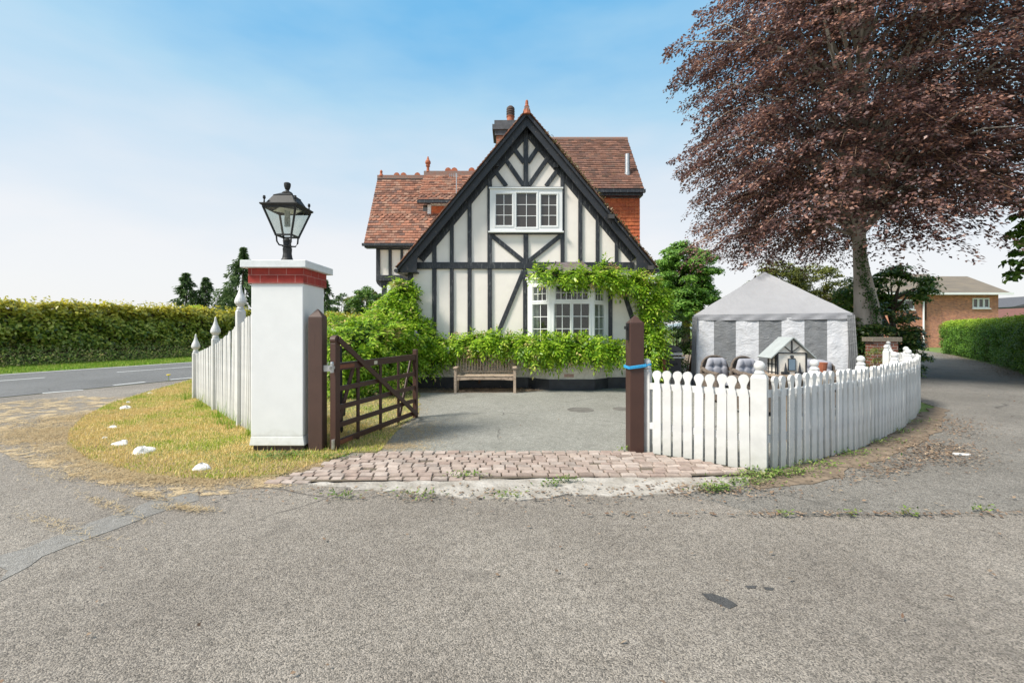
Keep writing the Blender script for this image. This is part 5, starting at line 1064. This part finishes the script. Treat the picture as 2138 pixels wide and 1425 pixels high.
# ------------------------------------------------------------------ patio furniture
def wicker(loc, rz, label, wide=.68, name='wicker_chair', cat='chair', rounded=True):
    t = thing(name, loc, label, cat, None, rz); B = lambda m, n, mt, **k: m.build(n, mt, t, local=True, **k); hw = wide / 2
    m = MB(); m.box(-hw, hw, -.32, .30, .05, .32); B(m, 'base', M['rattan'], bevel=.02)
    for s in (-1, 1):
        m = MB(); m.box(s * hw - .05, s * hw + .05, -.34, .28, .06, .60); m.tube([(s * hw, -.34, .62), (s * hw, .1, .64), (s * hw, .3, .7)], .05, 8); B(m, 'arm', M['rattan'], bevel=.015)
    m = MB(); pts = []
    for k in range(15):
        a = math.pi * k / 14; pts.append((-hw * .98 * math.cos(a), .36 + .04 * math.sin(a), .55 + (.43 if rounded else .36) * math.sin(a) ** (.55 if rounded else .25)))
    m.tube([(-hw, .3, .3)] + pts + [(hw, .3, .3)], .028, 8); m.prism([(x, .38, z) for x, y, z in pts] + [(hw * .9, .38, .3), (-hw * .9, .38, .3)], (0, .02, 0)); B(m, 'back', M['rattan'])
    for nm, c, s_, n in (('back_cushion', (0, .30, .66), (hw * .86, .085, .29), Vector((0, -1, 0))), ('seat_cushion', (0, 0, .38), (hw * .86, .28, .085), Vector((0, 0, 1)))):
        m = MB(); vs = []; fs = []; K = 22
        for i in range(K + 1):
            for j in range(K + 1):
                u, v = -1 + 2 * i / K, -1 + 2 * j / K; e = (max(0, 1 - abs(u) ** 6) * max(0, 1 - abs(v) ** 6)) ** .4
                tf = 1 - .55 * sum(math.exp(-((u - a) ** 2 + (v - b) ** 2) * 40) for a in ((-.35, .35) if wide < 1 else (-.7, -.25, .25, .7)) for b in (-.35, .35)) - .2 * (math.exp(-(abs(abs(u) - .35) * 14) ** 2) + math.exp(-(abs(abs(v) - .35) * 14) ** 2))
                r_ = 1 if not rounded or nm[0] == 's' else (1 - .25 * max(0, v) * abs(u) ** 3)
                if n.z: vs.append((c[0] + u * s_[0], c[1] + v * s_[1], c[2] + e * tf * s_[2]))
                else: vs.append((c[0] + u * s_[0] * r_, c[1] - e * tf * s_[1], c[2] + v * s_[2] * (1 if abs(u) < .6 else 1 - .2 * (abs(u) - .6) / .4 * (v > 0))))
        for i in range(K):
            for j in range(K): q = i * (K + 1) + j; fs.append((q, q + 1, q + K + 2, q + K + 1))
        m.add(vs, fs); B(m, nm, M['cushion'], smooth=True)
    return t
wicker((4.72, 10.15, 0), .12, 'round backed wicker armchair with grey cushions, the left one in front of the gazebo', .66)
wicker((5.28, 9.85, 0), .25, 'wicker armchair with grey cushions half hidden behind the model house', .66)
wicker((6.28, 9.6, 0), -.35, 'wide wicker sofa with grey cushions right of the model house', 1.1, 'wicker_sofa', 'sofa', False)
t = thing('wicker_table', (5.1, 8.6, 0), 'low brown wicker table in front of the cushioned chairs behind the picket fence', 'table'); m = MB(); m.box(4.2, 5.9, 8.2, 8.85, .66, .70); m.build('table_top', M['rattan'], t, bevel=.01)
m = MB(); m.box(4.25, 5.85, 8.25, 8.8, .1, .66); m.build('base', M['rattan'], t)
m = MB(); c = (4.55, 7.25); tp = thing('plant_pot', (5.02, 7.4, 0), 'red brown flower pot with a small plant right of the model house', 'plant pot'); m.lathe([(.07, .86), (.095, 1.06), (.1, 1.08), (.085, 1.08)], (5.02, 7.4, -.02), 14); m.build('pot', M['terra'], tp); m = MB(); m.box(4.9, 5.15, 7.28, 7.52, 0, .83); m.build('stand', M['teak'], tp)

# model house on its post
MH = thing('model_house', (3.84, 6.45, 0), 'small black and white toy cottage with grey roof on a post behind the picket fence', 'birdhouse'); hx, hy, hw, z0, z1 = 3.87, 6.3, .20, .975, 1.27
m = MB(); m.box(hx - hw, hx + hw, hy, hy + .24, z0, z1); ax = 1.46; m.prism([(hx - hw - .03, hy, z1), (hx + hw + .03, hy, z1), (hx, hy, ax)], (0, .24, 0)); m.build('wall', M['toywall'], MH)
m = MB()
for s in (-1, 1): a, b = Vector((hx, hy - .05, ax + .02)), Vector((hx + s * .31, hy - .05, ax - .265)); n = (b - a).cross(Vector((0, 1, 0))).normalized(); n = n if n.z > 0 else -n; m.prism([a, b, b + n * .014, a + n * .014], (0, .34, 0))
m.build('roof', M['toyroof'], MH)
m = MB(); yf = hy - .012
for (a, b, c, d) in ((hx - hw - .01, hx - hw + .012, z0, z1), (hx + hw - .012, hx + hw + .01, z0, z1), (hx - hw, hx + hw, z1 - .006, z1 + .008), (hx - .008, hx + .008, z1, ax - .02)): m.box(a, b, yf, hy - .001, c, d)
for s in (-1, 1): m.bar((hx, yf + .004, z1 + .01), (hx + s * .10, yf + .004, z1 + .09), .008, .014, (0, 1, 0))
for k in range(3): y_ = hy + .02 + k * .09; m.box(hx - hw - .012, hx - hw - .001, y_, y_ + .014, z0, z1)
for z in (z0 + .02, z0 + .13, z0 + .22): m.box(hx - hw - .010, hx - hw - .002, hy, hy + .24, z, z + .012)
m.box(hx - .15, hx - .055, hy - .05, hy - .002, z0 + .01, z0 + .04); m.box(hx + .045, hx + .14, hy - .05, hy - .002, z0 + .005, z0 + .035)
for s in (-.10, .095): m.lathe([(.02, 0), (.016, .05), (.003, .13)], (hx + s, hy - .03, z0 + .035), 8)
m.tube([(hx + .0, hy - .02, z1 - .05), (hx + .0, hy - .001, z1 - .05)], .022, 12); m.box(hx - .055, hx + .05, hy - .014, hy - .002, z0 + .05, z0 + .22); m.build('timber_frame', M['timber'], MH)
MB().box(hx - .045, hx + .04, hy - .02, hy - .013, z0 + .06, z0 + .21).build('door', m_simple('blue grey door', (.16, .22, .28), .4, .1), MH)
m = MB(); m.box(hx - .26, hx + .24, hy - .09, hy + .30, z0 - .03, z0 - .002); m.build('base_board', M['teak'], MH); m = MB(); m.box(hx - .06, hx + .0, hy + .1, hy + .16, 0, z0 - .03); m.bar((hx - .03, hy + .13, .7), (hx - .2, hy + .2, .94), .03, .03); m.build('post', M['teak'], MH)
m = MB(); m.obox((hx + .33, hy + .40, z1 - .01), (1, 0, 0), (0, 1, 0), (0, 0, 1), .22, .05, .02); m.build('perch', M['teak'], MH)

# barbecue
q = Vector((4.05, 12.1, 0)); BB = thing('barbecue_grill', q, 'black gas barbecue with rounded hood between the house corner and gazebo', 'barbecue')
bx = at(1387, 0, 12.1).x; bx2 = at(1424, 0, 12.1).x; bzz = lambda py: CH + (HZ - py) / F * 12.1
m = MB(); m.box(bx, bx2 - .02, 12.1, 12.5, .35, bzz(746)); m.build('body', M['bbq'], BB, bevel=.01)
m = MB(); m.prism([(bx, 12.08, bzz(735))] + [(bx + (bx2 - bx) * (.1 + .9 * math.sin(a)), 12.08, bzz(735) + .2 * math.cos(a) ** .8) for a in (0.01, .3, .6, .9, 1.2, 1.4, 1.55)], (0, .42, 0)); m.build('hood', M['bbq'], BB)
m = MB(); m.box(bx, bx2, 12.05, 12.5, bzz(741), bzz(736)); m.box(bx + .18, bx2 + .03, 11.95, 12.0, bzz(747), bzz(744)); m.build('shelf', M['steel'], BB)
m = MB()
for k in range(4): x = bx + .1 + k * .075; m.tube([(x, 12.1, bzz(760)), (x, 12.06, bzz(760))], .022, 10)
m.build('knob', M['iron'], BB)
for x in (bx + .02, bx2 - .05): m = MB(); m.box(x, x + .03, 12.12, 12.15, 0, .36); m.build('leg', M['rustwood'], BB)
m = MB(); m.box(at(1381.5, 0, 12).x, at(1389, 0, 12).x, 11.95, 12.05, 0, CH + (HZ - 715) / F * 12); tag(m.build('wooden_post', M['rustwood'], bevel=.005), 'slim red brown wooden post beside the barbecue', 'post')
m = MB(); m.box(at(1376, 0, 12.4).x, at(1388, 0, 12.4).x, 12.25, 12.3, 0, CH + (HZ - 738) / F * 12.3); tag(m.build('wooden_fence', M['rustwood']), 'dark brown wooden board behind the slim post at the house corner', 'fence')

# brick pier
py0 = 13.1; PR = thing('brick_pier', (10.75, py0, 0), 'short red brick gate pier with a flat stone cap behind the picket fence', 'pier'); xa, xb = at(1824, 0, py0).x, at(1875, 0, py0).x
MB().box(xa, xb, py0, py0 + .3, 0, 1.24).build('pier', M['pierbrick'], PR); xa, xb = at(1818, 0, py0).x, at(1881, 0, py0).x; MB().box(xa, xb, py0 - .05, py0 + .34, 1.24, 1.37).build('capstone', M['pierslab'], PR, bevel=.01)

# ------------------------------------------------------------------ brick house and barn beyond
BH = thing('brick_house', (36, 40, 0), 'two storey orange brick house with a hipped brown roof at the end of the driveway', 'house'); ez = 4.75
MB().box(33.2, 42.75, 40, 49, 0, ez).build('wall', M['housebrick'], BH)
MB().box(32.9, 36.0, 39.75, 40.2, 0, ez).build('wall', M['housebrick'], BH)
m = MB(); e = [(35.6, 39.4), (43.3, 39.4), (43.3, 49.6), (35.6, 49.6)]; r0, r1 = (39.6, 42.2, 6.5), (42.2, 42.2, 6.5)
m.add([(x, y, ez - .02) for x, y in e] + [r0, r1], [(0, 1, 5, 4), (1, 2, 5), (2, 3, 4, 5), (3, 0, 4), (3, 2, 1, 0)])
m.add([(32.4, 39.2, ez - .01), (36.3, 39.2, ez - .01), (36.3, 49.9, ez - .01), (32.4, 49.9, ez - .01), (35.4, 42.6, 6.7), (38.9, 42.4, 6.75)], [(0, 1, 5, 4), (1, 2, 5), (2, 3, 4, 5), (3, 0, 4), (3, 2, 1, 0)]); m.build('roof', M['greyroof'], BH)
m = MB(); m.box(35.9, 43.4, 39.33, 39.45, ez - .16, ez + .02); m.box(32.3, 36.4, 39.1, 39.22, ez - .14, ez + .02); m.build('gutter', M['upvc'], BH)
m = MB(); x = at(1927.5, 0, 39.7).x; m.tube([(x, 39.66, 0), (x, 39.66, ez - .1)], .07, 8); m.build('drainpipe', M['upvc'], BH)
m = MB(); x = at(1934, 0, 39.9).x; m.tube([(x, 39.93, 2.4), (x, 39.93, ez - .1)], .04, 6); m.build('drainpipe', M['iron'], BH)
def hw_(px0, px1, py0_, py1_, Y, n):
    a, b = at(px0, py1_, Y), at(px1, py0_, Y); wd = b.x - a.x; ls = []
    for k in range(n): ls.append((wd * k / n + .09, wd * (k + 1) / n - .09, a.z + .1, b.z - .1, 1, 1))
    f = panel('window', (a.x, Y - .04), (b.x, Y - .04), a.z, b.z, ls, .04, 'glass', .02, BH); MB().box(a.x - .05, b.x + .05, Y - .14, Y - .02, a.z - .09, a.z - .002).build('sill', M['upvc'], f)
hw_(2030, 2065, 622, 643, 40, 3); hw_(1866, 1908, 625, 646, 39.75, 2)
BR = thing('metal_barn', (72, 62, 0), 'blue grey corrugated metal barn at the far right beyond the hedge', 'barn')
m = MB(); x = at(2114, 0, 62).x; m.box(x, x + 14, 62, 76, 0, 4.6); m.build('wall', M['barn'], BR); m = MB(); m.prism([(x - .5, 61.6, 4.62), (x + 14.5, 61.6, 4.62), (x + 7, 61.6, 6.4)], (0, 15, 0)); m.build('roof', M['slab'], BR)
SH = thing('shed', (22.5, 26, 0), 'low red tiled outbuilding roof at the far right edge in front of the barn', 'outbuilding'); x = at(2122, 0, 50).x; m = MB(); m.box(x + 1, x + 9, 50, 56, 0, 2.0); m.build('wall', M['housebrick'], SH); m = MB(); m.prism([(x, 49.6, 2.0), (x + 9.6, 49.6, 2.0), (x + 5, 49.6, 4.1)], (0, 7, 0)); m.build('roof', m_simple('dull red tiles', (.17, .075, .06), .9, .2, 4), SH)

# ------------------------------------------------------------------ whitewashed stones and small things
def stone(px, py, w, dp, hgt, label, seed):
    w *= .92; hgt *= .75; c = gr(px, py); vs = []; fs = []; m = MB(); K, J = 18, 7; r = random.Random(seed)
    for j in range(J + 1):
        a = math.pi / 2 * j / J
        for k in range(K):
            t = 2 * math.pi * k / K; rr = math.cos(a) * (1 + .65 * noise.noise(Vector((math.cos(t) * 1.4 + seed, math.sin(t) * 1.4, j * .15)))); z = hgt * math.sin(a) * (1 + .8 * noise.noise(Vector((math.cos(t) * 2, math.sin(t) * 2, seed)))); vs.append((c.x + w / 2 * rr * math.cos(t), c.y + dp / 2 * rr * math.sin(t), z + .015))
    for j in range(J):
        for k in range(K): fs.append((j * K + k, j * K + (k + 1) % K, (j + 1) * K + (k + 1) % K, (j + 1) * K + k))
    m.add(vs, fs); tag(m.build('stone', M['rock'], smooth=True), label, 'stone', 'whitewashed stones along the verge edge')
for px, py, w, dp, h_, lb_ in ((422, 983, .19, .2, .085, 'white painted stone on the verge edge nearest the white pillar'), (297, 948, .26, .22, .09, 'largest white painted stone in the middle of the verge edge'), (253, 931, .22, .16, .07, 'white painted stone just left of the largest one'), (218, 918, .09, .08, .04, 'small white stone half sunk in grass, left of the larger three'),
                             (237, 896, .20, .10, .05, 'long thin white stone half hidden in the grass behind the front stones'), (264, 855, .22, .18, .08, 'white painted stone on the far side of the verge near the road'), (268, 843, .09, .08, .05, 'tiny white stone behind the far white stone'), (314, 823, .16, .12, .04, 'flat white stone nearest the road markings')):
    stone(px, py, w, dp, h_, lb_, px * .37)
c = gr(2008, 953); m = MB(); m.obox(c + Vector((0, 0, .03)), (1, -.25, 0), (.25, 1, 0), (0, 0, 1), .17, .05, .025); tag(m.build('wood_scrap', M['rock'], bevel=.006), 'small white scrap of wood lying on the driveway', 'wood scrap')
c = gr(352, 795); m = MB(); m.tube([c, c + Vector((0, 0, .18))], .006, 5); fl = thing('dandelion', c, 'single yellow dandelion at the edge of the verge by the road', 'flower'); m.build('stalk', M['verge'], fl); MB().lathe([(.02, 0), (.06, .02), (.05, .035), (.0, .04)], c + Vector((0, 0, .17)), 10).build('flower_head', M['yellowflower'], fl)
# long grass tufts at the left fence foot
q = np.concatenate([dust(x, y, .05, .05, 26) for x, y in ((-4.45, 7.2), (-4.8, 7.55), (-7.25, 10.2), (-5.2, 8.1), (-3.9, 6.75), (-6.3, 9.2))]); tag(npmesh('grass_tufts', blades(q, .28, .012, .5), 3, M['verge']), 'long uncut grass blades at the foot of the sloping white fence', 'grass', kind='stuff')
